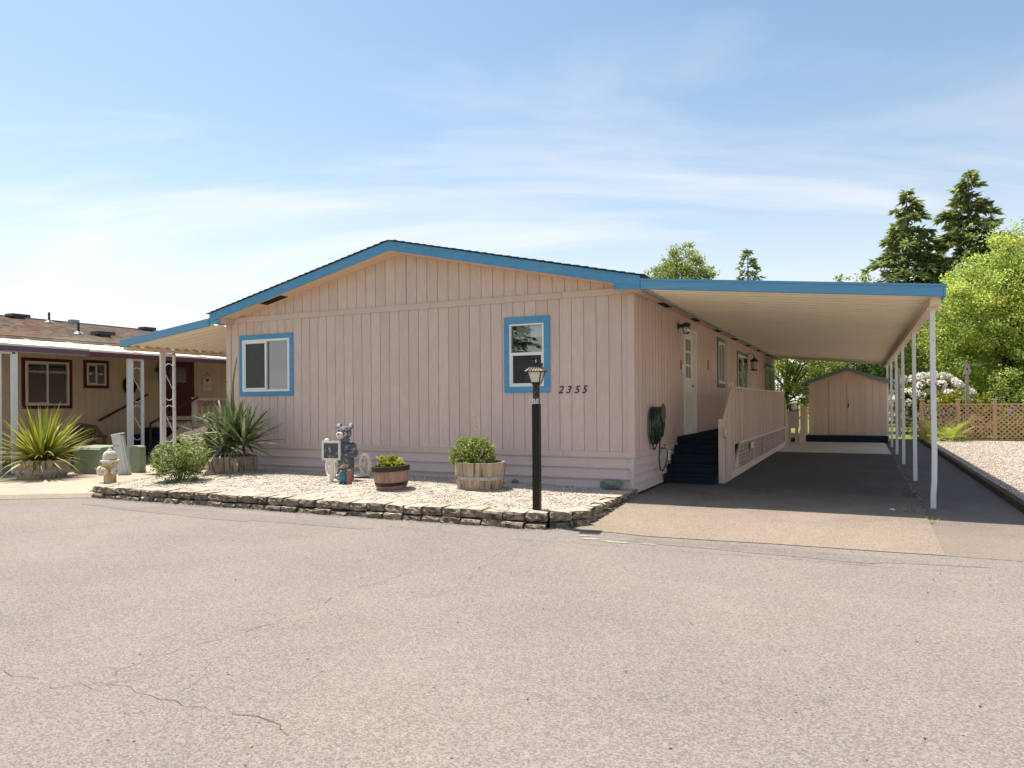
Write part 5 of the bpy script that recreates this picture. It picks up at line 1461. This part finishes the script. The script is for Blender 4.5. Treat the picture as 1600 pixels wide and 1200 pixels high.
def broadleaf(name, label, base, ells, nclump, per, cr, leaf, pal, seed, trunk_r=.18, shell=.55, aspect=.6, cat='tree', group=None, limbs=14, wood=True, clvar=.36, fork=.35, parts=True):
    g = np.random.default_rng(seed); q = random.Random(seed)
    t = thing(name, label, cat, base, 0, group)
    C_, P, ci = crown_points(g, ells, nclump, per, cr, shell)
    cc = g.uniform(1-clvar, 1+clvar, nclump)
    hue = g.uniform(-.12, .12, nclump)
    cols = pick(g, len(P), pal)*cc[ci][:, None]
    cols[:, 0] *= 1+hue[ci]
    V, F, T = leaf_arrays(g, P, leaf, aspect, cols)
    link('crown', fast_mesh('crown', V, F, leafm, T), t)
    if wood:
        top = max(e[2]+e[5]*.3 for e in ells); fz = top*fork
        cx_, cy_ = np.mean([e[0] for e in ells]), np.mean([e[1] for e in ells])
        tr_ = [(0, 0, -.05), (q.uniform(-.1, .1), q.uniform(-.1, .1), fz*.5), (cx_*.3, cy_*.3, fz), (cx_*.7, cy_*.7, top*.75), (cx_, cy_, top)]
        MB().tube(tr_, [trunk_r*1.25, trunk_r, trunk_r*.8, trunk_r*.45, trunk_r*.12], 9).build('trunk', bark, t, smooth=True)
        for i in g.choice(nclump, min(limbs, nclump), replace=False):
            c = C_[i]; s = min(max(.25, q.uniform(.5, .8)*c[2]/top), .95); z = fz + (min(c[2], top)-fz)*q.uniform(.0, .55) if c[2] > fz else fz*q.uniform(.7, 1)
            f_ = max(0, min(1, (z-fz)/(top-fz))); p0 = Vector((cx_*(.3+.7*f_), cy_*(.3+.7*f_), z))
            m_ = p0.lerp(Vector(c), .5) + Vector((0, 0, .12*(Vector(c)-p0).length))
            MB().tube([p0, m_, c], [trunk_r*.4, trunk_r*.22, trunk_r*.06], 6).build('limb', bark, t, smooth=True)
    return t
def conifer(name, label, base, h, rad, pal, seed, nwh=30, spray=.42, t0=.08, cat='tree', group=None, dens=1.0, droop=.25):
    g = np.random.default_rng(seed)
    t = thing(name, label, cat, base, 0, group)
    MB().tube([(0, 0, -.1), (.02, 0, h*.5), (0, 0, h)], [h*.018, h*.011, .02], 8).build('trunk', bark, t, smooth=True)
    Ps, Ax, Cs = [], [], []
    br_ = MB()
    for i in range(nwh):
        f = i/(nwh-1); z0 = h*(t0 + (1-t0)*f**.92*.985)
        Lr = rad*(1-f)**.85*1.0 + .12
        for b in range(int(5+3*(1-f))):
            a = g.uniform(0, 6.28); l = Lr*g.uniform(.45, 1.25); z = z0 + g.uniform(-.02, .02)*h*(1-f)
            d = np.array([math.cos(a), math.sin(a), 0.0])
            rise = g.uniform(-.05, .35) + .35*f
            n = max(4, int(l*13*dens))
            s = np.sqrt(g.uniform(.02, 1, n))
            P = np.array([0, 0, z]) + d*l*s[:, None]
            P[:, 2] += l*(rise*s - (droop+.35*rise)*s*s*1.25)
            side = np.cross(d, [0, 0, 1.0])
            sd = g.uniform(-1, 1, n)
            P += side*(sd*.28*l*(1.02-s)**.7*.9)[:, None]
            P += g.normal(0, .04, (n, 3))
            ax = d[None]*.9 + side[None]*(sd*.9)[:, None]; ax[:, 2] -= .28
            Ps.append(P); Ax.append(ax); Cs.append(np.full(n, g.uniform(.75, 1.25)))
            if l > .4:
                br_.tube([(0, 0, z), tuple(np.array([0, 0, z])+d*l*.5+np.array([0, 0, l*(rise*.5-(droop+.35*rise)*.31)])), tuple(np.array([0, 0, z])+d*l*.95+np.array([0, 0, l*(rise*.95-(droop+.35*rise)*1.12)]))], [.035*l**.5*.8, .02, .006], 4, cap=False)
    P = np.concatenate(Ps); ax = np.concatenate(Ax); c = np.concatenate(Cs)
    cols = pick(g, len(P), pal)*c[:, None]
    # each spray: two crossing blades
    V1, F1, T1 = leaf_arrays(g, P, spray, .34, cols, up=.8, axis=ax)
    V2, F2, T2 = leaf_arrays(g, P, spray*.8, .30, cols*.9, up=.1, axis=ax)
    V = np.concatenate([V1, V2]); F = np.concatenate([F1, F2+len(V1)]); T = np.concatenate([T1, T2])
    link('crown', fast_mesh('crown', V, F, needlem, T), t)
    br_.build('branches', bark, t)
    return t

YG = [(.48, .56, .13), (.60, .64, .13), (.34, .46, .10), (.68, .68, .18), (.24, .35, .08)]
MG = [(.28, .36, .08), (.36, .43, .10), (.20, .27, .06), (.44, .48, .13)]
DG = [(.10, .155, .035), (.13, .19, .045), (.075, .12, .03), (.17, .22, .05)]
CG = [(.22, .28, .10), (.30, .35, .12), (.15, .20, .08), (.38, .41, .14)]
broadleaf('maple_tree', 'tall bright yellow-green tree rising above the right end of the carport', (8.7, 25.6, 0),
          [(0, 0, 5.2, 3.0, 2.8, 2.9), (-1.2, -.5, 4.0, 2.3, 2.2, 2.6), (1.8, .3, 4.6, 2.6, 2.4, 2.8), (.3, .2, 7.2, 1.6, 1.6, 1.5), (-1.9, .3, 6.0, 1.4, 1.4, 1.4)], 560, 150, .55, .105, YG, 11, .24, limbs=22)
broadleaf('maple_tree', 'broad green tree at the right edge beyond the lattice fence', (12.4, 24.6, 0),
          [(0, 0, 4.8, 3.2, 3.0, 3.2), (-1.6, -.8, 3.0, 2.4, 2.2, 2.3), (.5, .3, 7.0, 2.0, 2.0, 1.7)], 440, 140, .55, .105, MG+YG[:2], 12, .26, limbs=20)
broadleaf('dark_tree', 'dark shaded tree filling the gap behind the birdhouse', (9.6, 29.0, 0), [(0, 0, 3.2, 3.4, 2.4, 3.0), (-3.2, .5, 3.0, 2.6, 2.2, 2.8), (3, 0, 3.6, 3, 2.4, 3.2)], 360, 90, .65, .13, DG, 13, .2, limbs=14)
broadleaf('hedge_tree', 'dense leafy shrub right of the birdhouse along the fence', (9.4, 21.6, 0), [(0, 0, 1.5, 1.9, 1.2, 1.6), (1.8, .2, 1.7, 1.7, 1.2, 1.7)], 200, 110, .4, .085, MG, 14, .10, limbs=12, cat='shrub')
broadleaf('lime_shrub', 'bright lime-yellow shrub below the birdhouse', (6.75, 20.2, 0), [(0, 0, .85, .95, .7, .8), (-.6, .3, 1.05, .65, .6, .65)], 90, 70, .33, .12, [(.24, .25, .02), (.30, .29, .03), (.16, .2, .02)], 15, .06, limbs=8, cat='shrub')
conifer('fir_tree', 'left and slightly shorter of the two tall firs on the right', (5.8, 40.9, 0), 14.6, 4.6, CG, 21, 40, .52, t0=.12, dens=1.7)
conifer('fir_tree', 'taller right-hand fir behind the yellow-green tree', (9.3, 42.6, 0), 15.9, 5.0, CG, 22, 42, .54, t0=.12, dens=1.7)
conifer('fir_tree', 'small distant fir tip above the blue carport edge', (-5.3, 52.2, 0), 14.1, 3.6, CG, 23, 30, .5, t0=.25, dens=.7)
broadleaf('poplar_tree', 'rounded distant tree above the right roof slope', (-10.3, 49.8, 0), [(0, 0, 10.6, 2.5, 2.4, 3.9), (2.2, 0, 9.9, 1.7, 1.9, 2.6), (-2.3, 0, 9.9, 1.5, 1.7, 2.9), (.2, 0, 12.5, 1.4, 1.3, 2.3)], 360, 70, .6, .19, [(.28, .34, .10), (.36, .41, .13), (.20, .26, .08), (.44, .47, .17)], 16, .3, limbs=20, fork=.4)
broadleaf('low_tree', 'low green treetop peeking over the carport left of the firs', (2.2, 33.6, 0), [(0, 0, 6.4, 2.0, 1.8, 2.1), (-1, 0, 5.2, 2, 1.8, 2.0)], 150, 60, .55, .18, YG[:3]+MG, 17, .2, limbs=12)
broadleaf('backyard_tree', 'sunlit green tree behind the far end of the deck', (.2, 22.0, 0), [(0, 0, 2.9, 1.7, 1.6, 2.2), (-.9, -.2, 1.9, 1.4, 1.3, 1.6), (1.3, .2, 2.6, 1.4, 1.4, 1.9)], 280, 120, .42, .09, YG+MG, 18, .14, limbs=16)
broadleaf('backyard_tree', 'dark leafy tree behind the shed roof', (3.4, 24.6, 0), [(0, 0, 3.2, 2.2, 1.5, 2.8), (-1.6, 0, 2.2, 1.6, 1.3, 2.0), (1.4, .4, 3.0, 1.5, 1.3, 2.6)], 280, 110, .48, .10, DG+MG[:1], 19, .16, limbs=14)
conifer('fir_tree', 'fir standing across the street, mirrored in the narrow front window', (-17.2, -30.5, -.1), 8.6, 3.2, CG, 24, 28, .32, t0=.1, dens=1.5)

# rhododendron with pale trusses
rh = broadleaf('rhododendron', 'rhododendron bush covered in pale pink blossom behind the fence', (5.7, 23.4, 0), [(0, 0, 1.15, 1.45, 1.1, 1.2), (-.5, -.2, 1.5, 1.0, .9, .85), (.9, 0, .9, .9, .9, .8)], 130, 55, .34, .14, DG+MG[:2], 31, .07, limbs=10, cat='shrub')
g = np.random.default_rng(5)
C_, _, _ = crown_points(g, [(0, -.1, 1.2, 1.5, 1.2, 1.25), (-.5, -.3, 1.55, 1.05, .95, .9), (.95, -.1, .9, .95, .95, .85)], 330, 1, .3, shell=.96)
ci = np.repeat(np.arange(len(C_)), 46); off = g.normal(0, 1, (len(ci), 3)); off /= np.linalg.norm(off, axis=1, keepdims=True)
P = C_[ci] + off*.085
V, F, T = leaf_arrays(g, P, .085, .9, pick(g, len(P), [(.92, .84, .78), (.93, .88, .84), (.90, .78, .71), (.95, .91, .88)], .05), axis=off)
link('blossoms', fast_mesh('blossoms', V, F, leafmat('petal', .25, .6), T), rh)

# mounds, bushes
def mound(name, label, loc, ells, n, leaf, pal, seed, cat='plant', nclump=60, cr=.08, aspect=.6, stems=10, stem_to=None, up=.3):
    g = np.random.default_rng(seed); q = random.Random(seed)
    t = thing(name, label, cat, loc)
    C_, P, ci = crown_points(g, ells, nclump, n/nclump, cr, .7)
    P = P[P[:, 2] > 0.0] if True else P
    cols = pick(g, len(P), pal, .25)
    V, F, T = leaf_arrays(g, P, leaf, aspect, cols, up=up)
    link('foliage', fast_mesh('foliage', V, F, leafm, T), t)
    mb = MB()
    for i in g.choice(nclump, stems, replace=False):
        c = C_[i]
        mb = MB().tube([(c[0]*.15, c[1]*.15, -.03), (c[0]*.6, c[1]*.6, max(c[2], .05)*.6), tuple(c)], [.008, .006, .003], 5, cap=False); mb.build('stem', bark, t)
    return t
LIME = [(.26, .30, .02), (.33, .35, .03), (.19, .25, .02), (.40, .40, .05)]
mound('lime_plant', 'small lime-yellow leafy plant in the resin barrel', (-3.22, -1.73, .41), [(0, 0, .08, .17, .15, .13)], 420, .065, LIME, 41, nclump=40, cr=.05, aspect=.75, stems=8)
BOX = [(.24, .31, .05), (.33, .38, .07), (.17, .24, .04), (.44, .45, .15), (.12, .17, .035)]
bxw = mound('rounded_shrub', 'rounded small-leaved green shrub in the weathered oak barrel', (-2.16, -1.10, .455), [(0, 0, .17, .345, .30, .26)], 6500, .030, BOX, 42, nclump=260, cr=.055, aspect=.7, stems=24, cat='shrub')
MB().tube([(.06, 0, .38), (.07, 0, .55), (.045, 0, .68), (.02, 0, .75)], [.004, .003, .002, .002], 4).build('flower_stalk', M('straw', (.45, .38, .22), .8), bxw)
for z, x in ((.75, .02), (.73, .035), (.66, .03), (.57, .075), (.53, .06)): MB().ball((x, 0, z), (.016, .016, .012), 6, 4).build('seed_head', MATS['straw'], bxw)
EU = [(.24, .31, .06), (.34, .39, .11), (.17, .24, .05), (.52, .54, .28), (.13, .19, .04)]
mound('variegated_bush', 'loose variegated green bush spilling over the left end of the gravel bed', (-7.22, -2.12, .07), [(0, 0, .28, .40, .36, .32), (.12, .1, .52, .30, .28, .30), (-.2, -.05, .42, .26, .25, .26)], 9000, .036, EU, 43, nclump=240, cr=.085, aspect=.6, stems=22, cat='shrub')

# long bladed plants: each blade its own part
def blade_mesh(name, L_, w_, arch, m, seg=7, fold=.25, twist=0.0):
    mb = MB()
    for i in range(seg+1):
        t = i/seg; wd = w_*(1-t**2.2)*(0.55+.45*min(1, t*4))/2 + .0008
        ang = arch*t*t; x = L_*(t - arch*arch*t**3*.09); z = -L_*arch*t*t*.5
        mb.v += [(x, -wd, z+wd*fold), (x, 0, z), (x, wd, z+wd*fold)]
    for i in range(seg):
        for k in range(2): mb.f.append((3*i+k, 3*i+3+k, 3*i+4+k, 3*i+1+k))
    return mb.mesh(name, m, True)
def tintm(name, pal, trans=.3):
    m = bpy.data.materials.new(name); m.use_nodes = True; t = m.node_tree; p = t.nodes['Principled BSDF']; p.inputs['Roughness'].default_value = .45
    oi = N(t, 'ShaderNodeObjectInfo'); rp_ = N(t, 'ShaderNodeValToRGB'); rp_.color_ramp.interpolation = 'LINEAR'
    el = rp_.color_ramp.elements
    while len(el) < len(pal): el.new(.5)
    for i, c in enumerate(pal): el[i].position = i/(len(pal)-1); el[i].color = (*c, 1)
    L(t, oi.outputs['Random'], rp_.inputs[0]); L(t, rp_.outputs[0], p.inputs['Base Color'])
    tl = N(t, 'ShaderNodeBsdfTranslucent'); L(t, rp_.outputs[0], tl.inputs[0]); mx_ = N(t, 'ShaderNodeMixShader'); mx_.inputs[0].default_value = trans
    L(t, p.outputs[0], mx_.inputs[1]); L(t, tl.outputs[0], mx_.inputs[2]); L(t, mx_.outputs[0], t.nodes['Material Output'].inputs[0])
    return m
def rosette(parent, name, meshes, c, n, el0, el1, seed, s0=.75, s1=1.1, r0=.03):
    q = random.Random(seed)
    for i in range(n):
        a = q.uniform(0, 2*math.pi); el = R(q.uniform(el0, el1)); s = q.uniform(s0, s1)
        link(name, q.choice(meshes), parent, (c[0]+r0*math.cos(a), c[1]+r0*math.sin(a), c[2]+q.uniform(-.05, .05)), (q.uniform(-.4, .4), -el, a), (s, 1, s) if False else (s, s, s))
spm = tintm('sunny_blade', [(.10, .14, .02), (.20, .23, .025), (.32, .32, .035), (.42, .38, .06), (.24, .26, .03)], .4)
spk = thing('spiky_plant', 'fountain of long yellow-green sword leaves in the left barrel', 'plant', (-11.56, -1.78, .30))
bl = [blade_mesh('leaf', 1.14, .046, ar, spm) for ar in (.15, .3, .5, .75, .95)]
rosette(spk, 'leaf', bl[:2], (0, 0, .0), 70, 55, 88, 1, .85, 1.12, .06); rosette(spk, 'leaf', bl[1:4], (0, 0, .0), 100, 30, 65, 2, .75, 1.0, .09); rosette(spk, 'leaf', bl[2:], (0, 0, .02), 80, 2, 38, 3, .65, .92, .12)
rosette(spk, 'leaf', bl[3:], (0, 0, .03), 30, -12, 12, 4, .5, .8, .15)
yum = tintm('yucca_blade', [(.08, .13, .04), (.11, .17, .055), (.15, .20, .07), (.20, .24, .10), (.38, .37, .24), (.09, .14, .045)], .15)
deadm = tintm('dead_yucca_blade', [(.30, .24, .16), (.40, .34, .24), (.24, .19, .13)], .2)
yu = thing('yucca', 'big yucca with stiff grey-green sword leaves at the left house corner', 'plant', (-7.40, -.81, .42))
yb_ = [blade_mesh('leaf', .76, .056, ar, yum, 5, .45) for ar in (.02, .1, .22)]
for i, (x, y, z, n) in enumerate([(0, 0, .46, 70), (-.26, -.05, .28, 62), (.28, -.02, .26, 64), (.02, -.24, .18, 60), (.05, .2, .34, 30)]):
    rosette(yu, 'leaf', yb_, (x, y, z), n, -25 if i else -10, 86, 10+i, .72, 1.12, .03)
db_ = [blade_mesh('dead_leaf', .46, .03, ar, deadm, 5, .3) for ar in (.6, .9)]
rosette(yu, 'dead_leaf', db_, (0, -.05, .1), 46, -50, 5, 20, .7, 1.1, .22)
MB().tube([(.0, 0, .5), (.03, -.02, 1.0), (.05, -.04, 1.35), (.11, -.05, 1.62), (.17, -.06, 1.80), (.18, -.06, 1.86)], [.022, .02, .018, .014, .010, .004], 7).build('flower_stalk', M('stalk_green', (.16, .22, .06), .6), yu, smooth=True)
for k in range(9): MB().tube([(.05+.014*k, -.045, 1.30+.06*k), (.05+.014*k+.03*(-1)**k, -.07, 1.34+.06*k)], [.008, .001], 5).build('stalk_bract', M('bract', (.45, .33, .24), .7) if k == 0 else MATS['bract'], yu)
MB().tube([(-.2, .1, .4), (-.42, .12, .75), (-.50, .12, 1.05)], [.016, .013, .012], 6).build('dry_stalk', MATS['straw'], yu, smooth=True)
vw = mound('climbing_sprig', 'pale-leaved sprig growing up through the left side of the yucca', (-7.78, -1.05, .39), [(0, 0, .35, .12, .1, .32), (.02, 0, .72, .06, .05, .16)], 420, .045, EU, 44, nclump=40, cr=.05, stems=8)

# fern at the fence
fn = thing('fern', 'yellow-green fern in front of the lattice fence by the path', 'fern', (5.62, 16.40, .05))
def frond(L_, arch, m):
    mb = MB(); seg = 16
    for i in range(seg):
        t = (i+1)/(seg+1); x = L_*(t-arch*arch*t**3*.1); z = -L_*arch*t*t*.5; l = L_*.24*math.sin(math.pi*min(1, .12+t*.9))**.8
        for s in (-1, 1): mb.add([(x-.012, 0, z), (x+.012, 0, z), (x+.05, s*l, z-.02), (x+.03, s*l*.6, z-.0)], [(0, 1, 2, 3)] if s < 0 else [(3, 2, 1, 0)])
    return mb.mesh('frond', m)
fm_ = tintm('fern_green', [(.26, .36, .06), (.38, .44, .07), (.50, .52, .09), (.40, .46, .08)], .45)
fr_ = [frond(.95, a, fm_) for a in (.5, .8, 1.0)]
rosette(fn, 'frond', fr_, (0, 0, 0), 40, 12, 80, 6, .7, 1.1, .08)
rosette(fn, 'frond', fr_, (-.35, .2, 0), 18, 12, 75, 7, .55, .9, .06)
# irises and low garden plants behind the fence
im = M('iris_purple', (.26, .14, .46), .6, var=.2, scale=20); gm = tintm('iris_leaf', [(.10, .15, .03), (.16, .2, .05)], .3)
ib = [blade_mesh('leaf', .62, .03, .1, gm, 4)]
spots = [(5.12, 17.6, 1.02, 'first purple iris from the path, seen through the lattice'), (5.62, 17.7, .92, 'purple iris blooming behind the middle lattice post'), (5.84, 17.6, 1.02, 'purple iris just left of the second fence post'), (7.5, 17.8, .98, 'purple iris alone at the right end behind the lattice')]
for i, (x, y, z, lab) in enumerate(spots):
    t = thing('iris', lab, 'flower', (x, y, -.02)); rosette(t, 'leaf', ib, (0, 0, 0), 12, 70, 88, 30+i, .8, 1.1, .05)
    MB().tube([(0, 0, 0), (.01, 0, z)], .008, 5).build('stem', MATS['vine'], t)
    pm = MB()
    for k in range(6):
        a = k*math.pi/3; pm.ball((.045*math.cos(a), .045*math.sin(a), z+(.04 if k % 2 else -.03)), (.04, .04, .05), 7, 5)
    pm.build('petals', im, t, smooth=True)
for i, (x, y, pal, lab) in enumerate([(6.4, 18.4, [(.42, .22, .17), (.16, .19, .04), (.5, .32, .26)], 'low pink-flowered garden plant behind the middle lattice panel'),
                                 (7.7, 18.6, [(.40, .34, .04), (.2, .22, .03), (.14, .17, .03)], 'low yellow-flowered plant behind the right lattice panel'), (5.3, 18.8, [(.10, .14, .03), (.07, .1, .02), (.45, .3, .26)], 'low leafy plant behind the left lattice panel'), (9.4, 18.3, [(.30, .29, .04), (.2, .22, .03), (.14, .17, .03)], 'low yellow-green plant behind the lattice at the right edge')]):
    mound('border_plant', lab, (x, y, -.02), [(0, 0, .42, .75, .4, .45)], 1300, .09, pal, 50+i, nclump=60, cr=.14, stems=10)
# weeds and dry grass at the first carport post
def tuft(name, label, loc, n, L_, pal, seed, spread=.12):
    t = thing(name, label, 'weed', loc); m = tintm(name+'_blade', pal, .3)
    me = [blade_mesh('blade', L_, .006, a, m, 4) for a in (.4, .9, 1.3)]; q = random.Random(seed)
    for i in range(n):
        a = q.uniform(0, 6.28); r = spread*q.random()**.5
        link('blade', q.choice(me), t, (r*math.cos(a), r*math.sin(a), 0), (0, -R(q.uniform(10, 80)), q.uniform(0, 6.28)), (q.uniform(.5, 1.1),)*3)
tuft('green_weed', 'green weed tuft in the asphalt seam under the carport edge', (3.70, 1.35, -.004), 40, .16, [(.07, .12, .03), (.12, .17, .05)], 1, .10)
tuft('dry_grass', 'dry brown grass tuft at the foot of the first carport post', (3.70, -.30, -.02), 60, .13, [(.30, .22, .13), (.40, .31, .18), (.22, .16, .1)], 2, .16)
tuft('straw_weed', 'pale yellow weed on the sunlit driveway seam', (3.78, -.86, -.045), 46, .09, [(.45, .38, .14), (.36, .36, .10)], 3, .10)
tuft('edge_weed', 'small weed against the dark timber edging', (4.82, 1.2, -.02), 26, .12, [(.16, .17, .06), (.25, .22, .1)], 4, .10)
# dry leaves and small litter on pavement and bed
lv = np.random.default_rng(77); n = 260
P = np.stack([lv.uniform(-4, 6, n), lv.uniform(-8.5, -2.9, n), np.full(n, -.094)], 1)
V, F, T = leaf_arrays(lv, P, .022, .6, pick(lv, n, [(.05, .04, .03), (.3, .24, .16), (.12, .09, .06)]), up=3); V[:, 2] = np.clip(V[:, 2], -.096, -.085)
tag(link('street_debris', fast_mesh('street_debris', V, F, pebm, T)), 'tiny dark specks and dry leaf bits scattered on the street', 'debris', kind='stuff')
